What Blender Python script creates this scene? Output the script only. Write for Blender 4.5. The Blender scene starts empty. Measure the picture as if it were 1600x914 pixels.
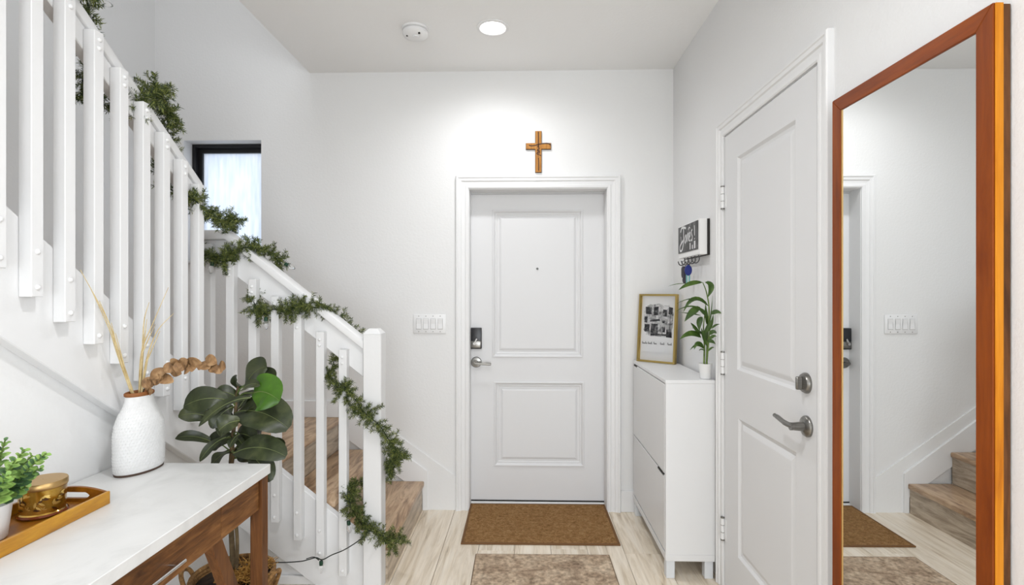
import bpy, bmesh, math, random
from mathutils import Vector, Matrix
random.seed(7)
R = math.radians
scene = bpy.context.scene
C = scene.collection

# ------------------------------------------------------------------ camera
cam_d = bpy.data.cameras.new('camera'); cam = bpy.data.objects.new('camera', cam_d); C.objects.link(cam)
cam.location = (0, 0, 1.41); cam.rotation_euler = (R(90), 0, R(1.467))
cam_d.sensor_width = 36; cam_d.lens = 820 / 1600 * 36; cam_d.shift_y = 2 / 1600; cam_d.clip_start = .05
scene.camera = cam
# ------------------------------------------------------------------ world, daylight, exposure
w = bpy.data.worlds.new('daylight'); scene.world = w; w.use_nodes = True
w.node_tree.nodes['Background'].inputs[0].default_value = (.86, .93, 1, 1)
w.node_tree.nodes['Background'].inputs[1].default_value = 1.0
def area(name, loc, rot, sx, sy, power, col=(1, 1, 1)):
    l = bpy.data.lights.new(name, 'AREA'); l.shape = 'RECTANGLE'; l.size = sx; l.size_y = sy; l.energy = power; l.color = col
    o = bpy.data.objects.new(name, l); C.objects.link(o); o.location = loc; o.rotation_euler = rot
    return o
area('added_rear_daylight', (.80, -3.46, 1.25), (R(90), 0, 0), 2.3, 2.3, 68, (.92, .96, 1))  # added frontal fill set in an unseen opening behind the camera
area('added_side_daylight', (4.16, -1.35, 1.25), (R(90), 0, R(90)), 3.3, 2.3, 44, (.92, .96, 1))  # added fill from the right rear, standing in for light near the camera
area('added_upstairs_fill', (-1.2, 1.4, 5.35), (0, 0, 0), 1.6, 2.2, 25, (.95, .97, 1))  # added, unseen source that brightens the stairwell from above
vs = scene.view_settings
vs.view_transform = 'Standard'; vs.look = 'None'; vs.gamma = 1; vs.use_curve_mapping = False
vs.exposure = .62

# ------------------------------------------------------------------ helpers
wl = {}
class MB:
    def __init__(s): s.v = []; s.f = []; s.m = []; s.mi = 0
    def add(s, vs_, fs):
        n = len(s.v); s.v += [tuple(p) for p in vs_]
        s.f += [tuple(i + n for i in f) for f in fs]; s.m += [s.mi] * len(fs); return s
    def frombm(s, bm):
        bm.verts.index_update(); s.add([v.co[:] for v in bm.verts], [[v.index for v in f.verts] for f in bm.faces]); bm.free(); return s
    def box(s, a, b, bev=0, seg=1):
        bm = bmesh.new(); bmesh.ops.create_cube(bm, size=1)
        for v in bm.verts: v.co = Vector([(a[i] + b[i]) / 2 + v.co[i] * (b[i] - a[i]) for i in range(3)])
        if bev: bmesh.ops.bevel(bm, geom=bm.edges[:], offset=bev, segments=seg, affect='EDGES', profile=.5)
        return s.frombm(bm)
    def prism(s, pts, ax, lo, hi, bev=0, seg=1):
        def P(u, v, w):
            return {'x': (w, u, v), 'y': (u, w, v), 'z': (u, v, w)}[ax]
        bm = bmesh.new()
        A = [bm.verts.new(P(u, v, lo)) for u, v in pts]; B = [bm.verts.new(P(u, v, hi)) for u, v in pts]
        n = len(pts)
        bm.faces.new(A); bm.faces.new(B[::-1])
        for i in range(n): bm.faces.new((A[i], B[i], B[(i + 1) % n], A[(i + 1) % n]))
        bmesh.ops.recalc_face_normals(bm, faces=bm.faces[:])
        if bev: bmesh.ops.bevel(bm, geom=bm.edges[:], offset=bev, segments=seg, affect='EDGES', profile=.5)
        return s.frombm(bm)
    def bar(s, p, q, wx, wy, up=(0, 0, 1), bev=0):
        p = Vector(p); q = Vector(q); d = (q - p); L = d.length; d.normalize()
        sd = d.cross(Vector(up)).normalized(); u = sd.cross(d)
        bm = bmesh.new(); bmesh.ops.create_cube(bm, size=1)
        if bev:
            for v in bm.verts: v.co = Vector((v.co.x * wx, v.co.y * L, v.co.z * wy))
            bmesh.ops.bevel(bm, geom=bm.edges[:], offset=bev, segments=1, affect='EDGES')
            for v in bm.verts: v.co = (p + q) / 2 + sd * v.co.x + d * v.co.y + u * v.co.z
        else:
            for v in bm.verts: v.co = (p + q) / 2 + sd * (v.co.x * wx) + d * (v.co.y * L) + u * (v.co.z * wy)
        return s.frombm(bm)
    def tube(s, pts, r, n=8, cap=True):
        pts = [Vector(p) for p in pts]; rs = r if isinstance(r, (list, tuple)) else [r] * len(pts)
        k0 = len(pts); V = []; up = None
        for i, p in enumerate(pts):
            t = (pts[min(i + 1, k0 - 1)] - pts[max(i - 1, 0)])
            t = t.normalized() if t.length > 1e-9 else Vector((0, 0, 1))
            if up is None: up = t.orthogonal().normalized()
            up = (up - t * up.dot(t)); up = up.normalized() if up.length > 1e-6 else t.orthogonal().normalized()
            sd = t.cross(up)
            for j in range(n):
                a = 2 * math.pi * j / n; V.append(p + (up * math.cos(a) + sd * math.sin(a)) * rs[i])
        F = [(i * n + j, i * n + (j + 1) % n, (i + 1) * n + (j + 1) % n, (i + 1) * n + j) for i in range(k0 - 1) for j in range(n)]
        if cap: F += [tuple(range(n))[::-1], tuple((k0 - 1) * n + j for j in range(n))]
        return s.add(V, F)
    def lathe(s, prof, c, n=32, sx=1, sy=1, rot=0, axis=None, cap=True):
        c = Vector(c); M = Matrix.Identity(3)
        if axis is not None: M = Vector((0, 0, 1)).rotation_difference(Vector(axis)).to_matrix()
        V = []
        for r, z in prof:
            for j in range(n):
                a = 2 * math.pi * j / n; x = r * sx * math.cos(a); y = r * sy * math.sin(a)
                V.append(c + M @ Vector((x * math.cos(rot) - y * math.sin(rot), x * math.sin(rot) + y * math.cos(rot), z)))
        k = len(prof)
        F = [(i * n + j, i * n + (j + 1) % n, (i + 1) * n + (j + 1) % n, (i + 1) * n + j) for i in range(k - 1) for j in range(n)]
        if cap: F += [tuple(range(n))[::-1], tuple((k - 1) * n + j for j in range(n))]
        return s.add(V, F)
    def mesh(s, name, mats, off=(0, 0, 0), smooth=None):
        me = bpy.data.meshes.new(name)
        me.from_pydata([(x - off[0], y - off[1], z - off[2]) for x, y, z in s.v], [], s.f); me.update()
        for m in (mats if isinstance(mats, (list, tuple)) else [mats]): me.materials.append(m)
        for p, i in zip(me.polygons, s.m): p.material_index = i
        if smooth is not None:
            for p in me.polygons: p.use_smooth = True
            me.set_sharp_from_angle(angle=R(smooth))
        return me
    def build(s, name, mats, parent=None, smooth=None, base=None):
        # vertices are given in room coordinates; the object's origin is its parent's, or base
        off = Vector(base) if base is not None else (wl[parent] if parent is not None else Vector((0, 0, 0)))
        o = bpy.data.objects.new(name, s.mesh(name, mats, off, smooth)); C.objects.link(o)
        o.location = off - (wl[parent] if parent is not None else Vector((0, 0, 0)))
        if parent is not None: o.parent = parent
        wl[o] = off.copy()
        return o
def inst(name, me, loc, parent=None, rot=None, scale=None):
    o = bpy.data.objects.new(name, me); C.objects.link(o)
    o.location = Vector(loc) - (wl[parent] if parent is not None else Vector((0, 0, 0)))
    if rot: o.rotation_euler = rot
    if scale: o.scale = scale
    if parent is not None: o.parent = parent
    wl[o] = Vector(loc); return o
def tag(o, label=None, cat=None, group=None, kind=None):
    if label: o['label'] = label
    if cat: o['category'] = cat
    if group: o['group'] = group
    if kind: o['kind'] = kind
    return o
def thing(name, loc, label=None, cat=None, group=None, kind=None):
    o = bpy.data.objects.new(name, None); C.objects.link(o); o.location = loc; o.empty_display_size = .05
    wl[o] = Vector(loc); return tag(o, label, cat, group, kind)
def bez(p0, p1, p2, t): return Vector(p0) * (1 - t) ** 2 + Vector(p1) * 2 * t * (1 - t) + Vector(p2) * t * t
def catmull(P, n=8):
    P = [Vector(p) for p in P]; P = [2 * P[0] - P[1]] + P + [2 * P[-1] - P[-2]]; out = []
    for i in range(1, len(P) - 2):
        a, b, c, d = P[i - 1:i + 3]
        for k in range(n):
            t = k / n
            out.append(.5 * ((2 * b) + (c - a) * t + (2 * a - 5 * b + 4 * c - d) * t * t + (3 * b - a - 3 * c + d) * t ** 3))
    return out + [P[-2]]
def leaf_mb(p0, p1, p2, width, nrm, prof, fold=.12, wave=0, ns=8, cup=0):
    m = MB(); V = []; ts = (-1, -.55, 0, .55, 1); N = Vector(nrm)
    for i in range(ns + 1):
        s_ = i / ns; c = bez(p0, p1, p2, s_); t = bez(p0, p1, p2, min(1, s_ + .02)) - bez(p0, p1, p2, max(0, s_ - .02))
        t.normalize(); n = (N - t * N.dot(t)); n = n.normalized() if n.length > 1e-5 else t.orthogonal().normalized()
        sd = t.cross(n); hw = prof(s_) * width / 2
        for q in ts:
            V.append(c + sd * hw * q + n * (fold * abs(q) * hw * 2 + wave * width * math.sin(s_ * 9 + q * 2) * abs(q) - cup * q * q * hw))
    F = [(i * 5 + j, i * 5 + j + 1, (i + 1) * 5 + j + 1, (i + 1) * 5 + j) for i in range(ns) for j in range(4)]
    return m.add(V, F)
ovate = lambda s: max(.03, math.sin(math.pi * min(1, s * .96 + .02)) ** .7)
fiddle = lambda s: max(.04, (math.sin(math.pi * (s * .98 + .01)) ** .55) * (.72 + .34 * s))
lance = lambda s: max(.02, (math.sin(math.pi * (s ** .8 * .98 + .01))) ** .9)

# ------------------------------------------------------------------ materials
def mat(name, col, rough=.5, metal=0, spec=.5, bump=None, coat=0, trans=0, ior=1.45, alpha=1, sub=0):
    m = bpy.data.materials.new(name); m.use_nodes = True; nt = m.node_tree; b = nt.nodes['Principled BSDF']
    b.inputs['Base Color'].default_value = (*col, 1); b.inputs['Roughness'].default_value = rough; b.inputs['Metallic'].default_value = metal
    b.inputs['Specular IOR Level'].default_value = spec; b.inputs['Coat Weight'].default_value = coat
    b.inputs['Transmission Weight'].default_value = trans; b.inputs['IOR'].default_value = ior
    if bump:
        sc, st = bump
        tc = nt.nodes.new('ShaderNodeTexCoord'); n = nt.nodes.new('ShaderNodeTexNoise'); bp = nt.nodes.new('ShaderNodeBump')
        n.inputs['Scale'].default_value = sc; n.inputs['Detail'].default_value = 4; bp.inputs['Strength'].default_value = st; bp.inputs['Distance'].default_value = .01
        nt.links.new(tc.outputs['Object'], n.inputs['Vector']); nt.links.new(n.outputs['Fac'], bp.inputs['Height']); nt.links.new(bp.outputs[0], b.inputs['Normal'])
    return m
def noisy(name, stops, scale=(1, 1, 1), ns=8, detail=6, rough=.5, dist=0, bump=.0, rnd=True, metal=0, spec=.5, coat=0, fine=0, rndmix=0, bdist=.003):
    """procedural material: stretched noise through a colour ramp, shifted by the object's own random number"""
    m = mat(name, (.5, .5, .5), rough, metal, spec, coat=coat); nt = m.node_tree; N = nt.nodes; Lk = nt.links; b = N['Principled BSDF']
    tc = N.new('ShaderNodeTexCoord'); mp = N.new('ShaderNodeMapping'); mp.inputs['Scale'].default_value = scale
    vec = tc.outputs['Object']
    oi = N.new('ShaderNodeObjectInfo')
    if rnd:
        mul = N.new('ShaderNodeMath'); mul.operation = 'MULTIPLY'; mul.inputs[1].default_value = 43.7
        ad = N.new('ShaderNodeVectorMath'); ad.operation = 'ADD'
        Lk.new(oi.outputs['Random'], mul.inputs[0]); Lk.new(vec, ad.inputs[0]); Lk.new(mul.outputs[0], ad.inputs[1]); vec = ad.outputs[0]
    Lk.new(vec, mp.inputs['Vector'])
    n = N.new('ShaderNodeTexNoise'); n.inputs['Scale'].default_value = ns; n.inputs['Detail'].default_value = detail; n.inputs['Distortion'].default_value = dist
    n.inputs['Roughness'].default_value = .62
    Lk.new(mp.outputs[0], n.inputs['Vector'])
    r = N.new('ShaderNodeValToRGB'); e = r.color_ramp.elements
    while len(e) < len(stops): e.new(.5)
    for el, (p, c) in zip(e, stops): el.position = p; el.color = (*c, 1)
    Lk.new(n.outputs['Fac'], r.inputs['Fac']); out = r.outputs['Color']; h = n.outputs['Fac']
    if fine:
        n2 = N.new('ShaderNodeTexNoise'); n2.inputs['Scale'].default_value = ns * 6; n2.inputs['Detail'].default_value = 3
        Lk.new(mp.outputs[0], n2.inputs['Vector'])
        mr = N.new('ShaderNodeMapRange'); mr.inputs['From Min'].default_value = .3; mr.inputs['From Max'].default_value = .7; mr.inputs['To Min'].default_value = 1 - fine; mr.inputs['To Max'].default_value = 1 + fine * .4
        Lk.new(n2.outputs['Fac'], mr.inputs['Value'])
        vm = N.new('ShaderNodeVectorMath'); vm.operation = 'SCALE'; Lk.new(out, vm.inputs[0]); Lk.new(mr.outputs[0], vm.inputs['Scale']); out = vm.outputs[0]; h = n2.outputs['Fac']
    if rndmix:
        mr = N.new('ShaderNodeMapRange'); mr.inputs['To Min'].default_value = 1 - rndmix; mr.inputs['To Max'].default_value = 1 + rndmix * .6
        Lk.new(oi.outputs['Random'], mr.inputs['Value'])
        vm = N.new('ShaderNodeVectorMath'); vm.operation = 'SCALE'; Lk.new(out, vm.inputs[0]); Lk.new(mr.outputs[0], vm.inputs['Scale']); out = vm.outputs[0]
    Lk.new(out, b.inputs['Base Color'])
    if bump:
        bp = N.new('ShaderNodeBump'); bp.inputs['Strength'].default_value = bump; bp.inputs['Distance'].default_value = bdist
        Lk.new(h, bp.inputs['Height']); Lk.new(bp.outputs[0], b.inputs['Normal'])
    return m
def srgb(r, g, b):
    f = lambda c: (c / 255 / 12.92) if c <= 10 else (((c / 255) + .055) / 1.055) ** 2.4
    return (f(r), f(g), f(b))
wall_paint = mat('wall_paint', (.81, .81, .805), .7, bump=(70, .10), spec=.2)
orange_peel = mat('orange_peel_paint', (.80, .80, .80), .55, bump=(110, .16), spec=.35)
ceil_paint = mat('ceiling_paint', (.90, .90, .895), .75, bump=(60, .12), spec=.2)
trim_white = mat('trim_white', (.80, .80, .80), .45, bump=(30, .03))
rail_white = mat('railing_white', (.76, .76, .76), .45, bump=(45, .06), spec=.3)
door_white = mat('door_white', (.73, .73, .735), .5, bump=(25, .03), spec=.25)
cab_white = mat('cabinet_white', (.76, .76, .76), .4, spec=.3)
plate_white = mat('plastic_white', (.83, .83, .83), .35)
black_metal = mat('black_aluminium', (.012, .012, .014), .4)
gap_dark = mat('gap_dark', (.03, .028, .025), .8)
nickel = noisy('brushed_nickel', [(.3, (.19, .185, .17)), (.7, (.30, .29, .275))], (1, 1, 30), 20, 3, .28, metal=1)
chrome = mat('chrome', (.6, .6, .6), .12, 1)
mirror_glass = mat('mirror_glass', (.84, .85, .85), .0, 1)
lock_black = mat('lock_black', (.02, .02, .022), .3)
plank_bed = mat('plank_bed', srgb(120, 100, 78), .8)
seal_grey = mat('seal_grey', (.55, .55, .55), .7)
floor_plank = noisy('pale_oak_plank', [(.28, srgb(164, 146, 124)), (.38, srgb(214, 198, 174)), (.55, srgb(238, 226, 208)), (.8, srgb(246, 238, 224))], (9, .7, 1), 2.0, 8, .30, 1.6, .05, fine=.08, rndmix=.05, spec=.5)
tread_x = noisy('stair_wood', [(.30, srgb(100, 76, 56)), (.43, srgb(162, 131, 102)), (.56, srgb(196, 166, 134)), (.8, srgb(218, 192, 162))], (7, 1.0, 7), 3.0, 8, .35, 1.6, .06, fine=.12)
riser_x = noisy('stair_wood_riser_light', [(.28, srgb(126, 112, 96)), (.43, srgb(172, 156, 136)), (.58, srgb(200, 184, 164)), (.8, srgb(216, 202, 182))], (7, 1.0, 7), 3.0, 8, .4, 1.6, .06, fine=.1)  # stair wood again, greyer: light on the upright faces is put into the colour
desk_wood = noisy('walnut_stain', [(.3, srgb(68, 40, 18)), (.48, srgb(110, 70, 35)), (.7, srgb(146, 102, 58))], (9, 1, 9), 4, 8, .45, 1.2, .05, spec=.3, fine=.2)
desk_wood_z = noisy('walnut_stain_upright', [(.3, srgb(64, 37, 16)), (.5, srgb(98, 60, 29)), (.75, srgb(126, 82, 44))], (9, 9, 1), 4, 8, .45, 1.0, .05, spec=.3, fine=.15)
mirror_wood_z = noisy('mirror_frame_wood', [(.25, srgb(104, 42, 6)), (.5, srgb(130, 60, 10)), (.8, srgb(150, 76, 16))], (8, 8, 1), 3, 5, .42, .6, .03, fine=.08, spec=.25)
mirror_wood_y = noisy('mirror_frame_wood_rail', [(.25, srgb(104, 42, 6)), (.5, srgb(130, 60, 10)), (.8, srgb(150, 76, 16))], (8, 1, 8), 3, 5, .42, .6, .03, fine=.08, spec=.25)
mirror_edge_lit = noisy('mirror_edge_wood_lit', [(.25, srgb(168, 90, 14)), (.5, srgb(206, 128, 24)), (.8, srgb(224, 150, 44))], (14, 14, 1), 3, 5, .42, .6, .03, fine=.06, spec=.25)  # same frame wood, lighter: light on the near side is put into the colour
quartz = noisy('white_quartz', [(.3, (.62, .62, .61)), (.5, (.70, .70, .69)), (.8, (.73, .73, .72))], (1, 1, 1), 3, 8, .28, 2.5)
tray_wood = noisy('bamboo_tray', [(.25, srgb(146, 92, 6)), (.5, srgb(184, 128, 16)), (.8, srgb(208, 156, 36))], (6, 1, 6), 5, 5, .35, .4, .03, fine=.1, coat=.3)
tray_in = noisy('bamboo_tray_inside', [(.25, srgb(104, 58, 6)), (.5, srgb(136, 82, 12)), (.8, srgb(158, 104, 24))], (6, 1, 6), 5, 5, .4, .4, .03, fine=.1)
cross_wood = noisy('cross_wood', [(.25, srgb(140, 86, 26)), (.5, srgb(176, 118, 44)), (.8, srgb(196, 142, 66))], (10, 10, 1), 8, 5, .45, .5, fine=.1)
burnt = mat('burnt_ink', srgb(66, 36, 12), .6)
mat_brown = noisy('brown_coir', [(.3, srgb(124, 90, 54)), (.5, srgb(156, 118, 76)), (.7, srgb(178, 142, 98))], (1, 1, 1), 48, 8, .95, .8, .9, fine=.45, spec=.1, bdist=.005)
mat_edge = mat('brown_binding', srgb(112, 78, 44), .8)
rug_taupe = noisy('taupe_pile', [(.3, srgb(146, 124, 104)), (.5, srgb(188, 166, 142)), (.7, srgb(208, 188, 164))], (1, 1, 1), 9, 9, .98, 1.0, .9, fine=.45, spec=.1, bdist=.005)
rug_edge = mat('taupe_binding', srgb(120, 100, 78), .9)
gold = mat('gold_leaf_metal', srgb(206, 180, 110), .3, 1)
gold_dull = mat('brass_lid', srgb(196, 162, 108), .38, 1)
amber = noisy('amber_foil_glass', [(.3, srgb(120, 84, 22)), (.5, srgb(176, 134, 44)), (.7, srgb(212, 174, 84))], (1, 1, 1), 14, 3, .16, metal=.75, coat=.5)
amber_dark = mat('amber_relief', srgb(70, 40, 12), .3, .4)
amber_lite = mat('gold_relief', srgb(222, 190, 110), .25, .8)
ceramic = noisy('white_textured_ceramic', [(.3, (.70, .70, .695)), (.7, (.76, .76, .755))], (1, 1, 1), 60, 3, .6, 0, .2, bdist=.004)
rim_brown = mat('rim_brown', srgb(140, 88, 46), .6)
foot_brown = mat('foot_brown', srgb(74, 56, 44), .6)
pot_white = mat('pot_white', (.82, .82, .81), .35)
straw = noisy('dried_straw', [(.3, srgb(188, 160, 106)), (.7, srgb(228, 210, 164))], (1, 1, 1), 30, 3, .7)
dried = noisy('dried_leaf', [(.3, srgb(92, 66, 40)), (.5, srgb(138, 104, 68)), (.75, srgb(180, 146, 106))], (1, 1, 1), 34, 5, .65, .5, .1)
fig_leaf = noisy('fig_leaf_dark', [(.3, srgb(30, 36, 20)), (.5, srgb(48, 56, 31)), (.75, srgb(78, 84, 50))], (1, 1, 1), 14, 5, .38, .5, .1)
fig_backlit = noisy('fig_leaf_backlit', [(.3, srgb(48, 84, 14)), (.6, srgb(66, 106, 20)), (.85, srgb(86, 124, 30))], (1, 1, 1), 12, 4, .4, .4, .05)  # backlight through one leaf is put into its brighter green
fig_stem = noisy('fig_stem', [(.3, srgb(74, 60, 40)), (.7, srgb(122, 104, 74))], (1, 1, 1), 30, 4, .8)
euc_leaf = noisy('eucalyptus_leaf', [(.3, srgb(96, 136, 66)), (.55, srgb(142, 176, 88)), (.8, srgb(190, 212, 130))], (1, 1, 1), 20, 3, .5)
euc_dark = noisy('eucalyptus_leaf_deep', [(.3, srgb(52, 84, 54)), (.6, srgb(84, 118, 74)), (.85, srgb(122, 152, 104))], (1, 1, 1), 20, 3, .5)
bam_leaf = noisy('bamboo_leaf', [(.3, srgb(34, 58, 14)), (.55, srgb(58, 86, 24)), (.8, srgb(96, 122, 46))], (1, 1, 1), 16, 4, .4)
bam_stem = noisy('bamboo_stalk', [(.3, srgb(70, 96, 34)), (.7, srgb(120, 140, 70))], (1, 1, 1), 30, 3, .5)
needle_a = mat('needle_dark', srgb(54, 70, 30), .6)
needle_b = mat('needle_mid', srgb(122, 130, 66), .6)
wire_green = mat('wire_green', srgb(22, 36, 22), .6)
socket_green = mat('socket_green', srgb(20, 60, 40), .5)
cord_dark = mat('cord_dark', srgb(38, 42, 38), .6)
bulb_glass = mat('bulb_glass', (.95, .95, .95), .08, trans=.85, ior=1.3)
rope = noisy('woven_rope', [(.3, srgb(96, 68, 38)), (.55, srgb(150, 112, 66)), (.8, srgb(190, 152, 100))], (1, 1, 1), 60, 4, .85, .5, .5)
basket_fill = noisy('basket_straw', [(.3, srgb(110, 72, 22)), (.5, srgb(176, 128, 56)), (.75, srgb(220, 180, 104))], (1, 1, 1), 50, 5, .8, 1, .6)
soil = noisy('dark_moss', [(.3, srgb(28, 20, 14)), (.7, srgb(66, 48, 32))], (1, 1, 1), 40, 5, .95, 0, .6)
paper = mat('paper', (.82, .82, .82), .8)
ink = mat('ink', (.03, .03, .035), .8)
chalk = mat('chalk_white', (.75, .75, .75), .8)
chalkboard = noisy('chalkboard', [(.3, (.06, .06, .06)), (.55, (.13, .13, .13)), (.8, (.28, .28, .28))], (1, 1, 1), 14, 4, .8, .5)
print_grey = noisy('ink_wash', [(.35, (.015, .015, .017)), (.52, (.05, .05, .055)), (.64, (.2, .2, .2)), (.8, (.5, .5, .5))], (1, 1, 1), 28, 4, .8, .8)
print_mid = noisy('ink_wash_pale', [(.32, (.12, .12, .125)), (.47, (.42, .42, .42)), (.6, (.7, .7, .7)), (.8, (.82, .82, .82))], (1, 1, 1), 30, 4, .8, .8)
blue_fob = mat('blue_fob', srgb(26, 40, 120), .4)
teal_key = mat('teal_key', srgb(120, 176, 176), .4)
grey_fob = mat('grey_fob', srgb(66, 62, 72), .4)
steel_dark = mat('hook_steel', (.10, .10, .10), .35, .8)
bolt_white = mat('bolt_white', (.82, .82, .82), .3)
clear_glass = mat('clear_glass', (1, 1, 1), .02, trans=1, ior=1.05)

# lamp emitter
def emitter(name, col, st):
    m = bpy.data.materials.new(name); m.use_nodes = True; nt = m.node_tree; nt.nodes.clear()
    e = nt.nodes.new('ShaderNodeEmission'); e.inputs[0].default_value = (*col, 1); e.inputs[1].default_value = st
    o = nt.nodes.new('ShaderNodeOutputMaterial'); nt.links.new(e.outputs[0], o.inputs[0]); return m
lamp_glow = emitter('lamp_glow', (1, .97, .93), 14)
# frosted rain-streaked pane
fp = bpy.data.materials.new('frosted_pane'); fp.use_nodes = True; nt = fp.node_tree; nt.nodes.clear()
_tc = nt.nodes.new('ShaderNodeTexCoord'); _mp = nt.nodes.new('ShaderNodeMapping'); _mp.inputs['Scale'].default_value = (14, 1, 1.6)
_n = nt.nodes.new('ShaderNodeTexNoise'); _n.inputs['Scale'].default_value = 3; _n.inputs['Detail'].default_value = 6
_r = nt.nodes.new('ShaderNodeValToRGB'); _r.color_ramp.elements[0].position = .3; _r.color_ramp.elements[0].color = (.78, .82, .9, 1); _r.color_ramp.elements[1].position = .75; _r.color_ramp.elements[1].color = (.97, .97, .98, 1)
_t = nt.nodes.new('ShaderNodeBsdfTranslucent'); _o = nt.nodes.new('ShaderNodeOutputMaterial')
nt.links.new(_tc.outputs['Object'], _mp.inputs[0]); nt.links.new(_mp.outputs[0], _n.inputs['Vector']); nt.links.new(_n.outputs['Fac'], _r.inputs[0])
nt.links.new(_r.outputs[0], _t.inputs[0]); nt.links.new(_t.outputs[0], _o.inputs[0])

# ------------------------------------------------------------------ dimensions
D = 3.417; XR = .955; XL = -2.456; ZC = 2.862; XE = -1.418; YB = -3.5; ZU = 5.5; XU = -1.46
def wall_cells(us, zs, holes, put):
    for i in range(len(us) - 1):
        for j in range(len(zs) - 1):
            cu = (us[i] + us[i + 1]) / 2; cz = (zs[j] + zs[j + 1]) / 2
            if any(a < cu < b and c < cz < d for a, b, c, d in holes): continue
            put(us[i], us[i + 1], zs[j], zs[j + 1])
# window 1 opening and door openings
WX0, WX1, WZ0, WZ1 = -2.262, -1.742, 1.63, 2.424
DX0, DX1, DZ1 = -.38, .54, 2.105
m = MB(); wall_cells([XL - .15, WX0, WX1, DX0, DX1, XR + .15], [0, WZ0, DZ1, WZ1, ZU], [(WX0, WX1, WZ0, WZ1), (DX0, DX1, 0, DZ1)],
    lambda a, b, c, d: m.box((a, D, c), (b, D + .2, d)))
tag(m.build('wall_back', wall_paint), 'white painted wall behind the front door and stairs', 'wall', kind='structure')
RY0, RY1, RZ1 = 1.722, 2.53, 2.163
m = MB(); wall_cells([.72, RY0, RY1, D + .2], [0, RZ1, ZU], [(RY0, RY1, 0, RZ1)], lambda a, b, c, d: m.box((XR, a, c), (XR + .15, b, d)))
tag(m.build('wall_right', orange_peel), 'right wall with fine orange peel texture behind the mirror', 'wall', kind='structure')
m = MB().box((XL - .15, YB - .1, 0), (XL, D, ZU))
tag(m.build('wall_left', wall_paint), 'left wall of the stairwell behind the upper balusters', 'wall', kind='structure')
m = MB().prism([(2.56, 0), (2.56, .60), (2.5, .64), (-.60, 2.862), (YB, 2.862), (YB, 0)], 'x', XU - .08, XU)
tag(m.build('wall_under_stair', wall_paint), 'white wall below the upper flight beside the console table', 'wall', kind='structure')
m = MB(); wall_cells([XL - .15, -.40, 2.0, 4.3], [0, .06, 2.45, ZU], [(-.40, 2.0, .06, 2.45)], lambda a, b, c, d: m.box((a, YB - .1, c), (b, YB, d)))
tag(m.build('wall_front', wall_paint), 'wall behind the camera with a wide opening added for daylight', 'wall', kind='structure')
m = MB().box((XE, YB, ZC), (XR, D, ZC + .28)).box((XR, YB, ZC), (4.3, .87, ZC + .28)).box((XL, YB, ZC), (XE, -.9, ZC + .28))
tag(m.build('ceiling', ceil_paint), 'flat white ceiling over the entry hall', 'ceiling', kind='structure')
m = MB(); wall_cells([YB, -3.1, .4, .87], [0, .06, 2.45, ZC], [(-3.1, .4, .06, 2.45)], lambda a, b, c, d: m.box((4.2, a, c), (4.3, b, d)))
tag(m.build('wall_living', wall_paint), 'far living room wall with a wide opening added for daylight, out of view', 'wall', kind='structure')
m = MB().box((XR + .15, .72, 0), (4.3, .87, ZC))
tag(m.build('wall_return', wall_paint), 'return wall behind the mirror wall, out of view', 'wall', kind='structure')
m = MB().box((XR, YB, ZC + .28), (XR + .15, .72, ZU))
tag(m.build('wall_upper', wall_paint), 'upstairs wall, out of view', 'wall', kind='structure')
m = MB().box((XL - .15, YB - .1, ZU), (XR + .15, D + .2, ZU + .1))
tag(m.build('ceiling_upper', ceil_paint), 'white ceiling above the stairwell', 'ceiling', kind='structure')
# floor: dark bed and single planks
m = MB().box((XL, YB, -.06), (4.2, D + .2, -.005))
floor = tag(m.build('floor', plank_bed), 'pale wood plank floor of the entry hall', 'floor', kind='structure')
PW, PL = .2, 1.22
me = MB().box((-PW / 2 + .0009, -PL / 2 + .0009, -.005), (PW / 2 - .0009, PL / 2 - .0009, 0), .001).mesh('plank', floor_plank)
for i in range(-5, 8):
    x = -.36 + i * PW
    y = 3.56 - random.random() * PL
    k = 0
    yy = y + PL / 2
    while yy - PL / 2 > YB + .3:
        inst('plank', me, (x, yy - PL / 2 if k else yy - PL / 2, 0), floor); yy -= PL; k += 1
    # filler plank up to the door wall
    yy = y + PL / 2
    L = 3.60 - yy
    if L > .05: inst('plank', me, (x, yy + L / 2, 0), floor, scale=(1, L / PL, 1))

# ------------------------------------------------------------------ doors
def panel_mb(P, u0, u1, v0, v1, prof):
    """nested rings: prof = [(inset, depth)...]; P maps (u, v, depth) to the room"""
    m = MB(); V = []
    for q, d in prof:
        V += [P(u0 + q, v0 + q, d), P(u1 - q, v0 + q, d), P(u1 - q, v1 - q, d), P(u0 + q, v1 - q, d)]
    F = []
    for i in range(len(prof) - 1):
        for j in range(4): F.append((i * 4 + j, i * 4 + (j + 1) % 4, i * 4 + 4 + (j + 1) % 4, i * 4 + 4 + j))
    k = (len(prof) - 1) * 4; F.append((k, k + 1, k + 2, k + 3))
    return m.add(V, F)
def slab_mb(P, u0, u1, v0, v1, holes, th, boxf):
    m = MB(); us = sorted({u0, u1, *[h[0] for h in holes], *[h[1] for h in holes]}); zs = sorted({v0, v1, *[h[2] for h in holes], *[h[3] for h in holes]})
    wall_cells(us, zs, holes, lambda a, b, c, d: boxf(m, a, b, c, d, 0, th)); 
    for h in holes: boxf(m, h[0], h[1], h[2], h[3], .02, th)
    return m
def casing_mb(P, u0, u1, v1, prof):
    m = MB(); V = []
    for wq, d in prof:
        V += [P(u0 - wq, 0, d), P(u0 - wq, v1 + wq, d), P(u1 + wq, v1 + wq, d), P(u1 + wq, 0, d)]
    F = []
    for i in range(len(prof) - 1):
        for j in range(3): F.append((i * 4 + j, i * 4 + j + 1, i * 4 + 5 + j, i * 4 + 4 + j))
    return m.add(V, F)
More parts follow.
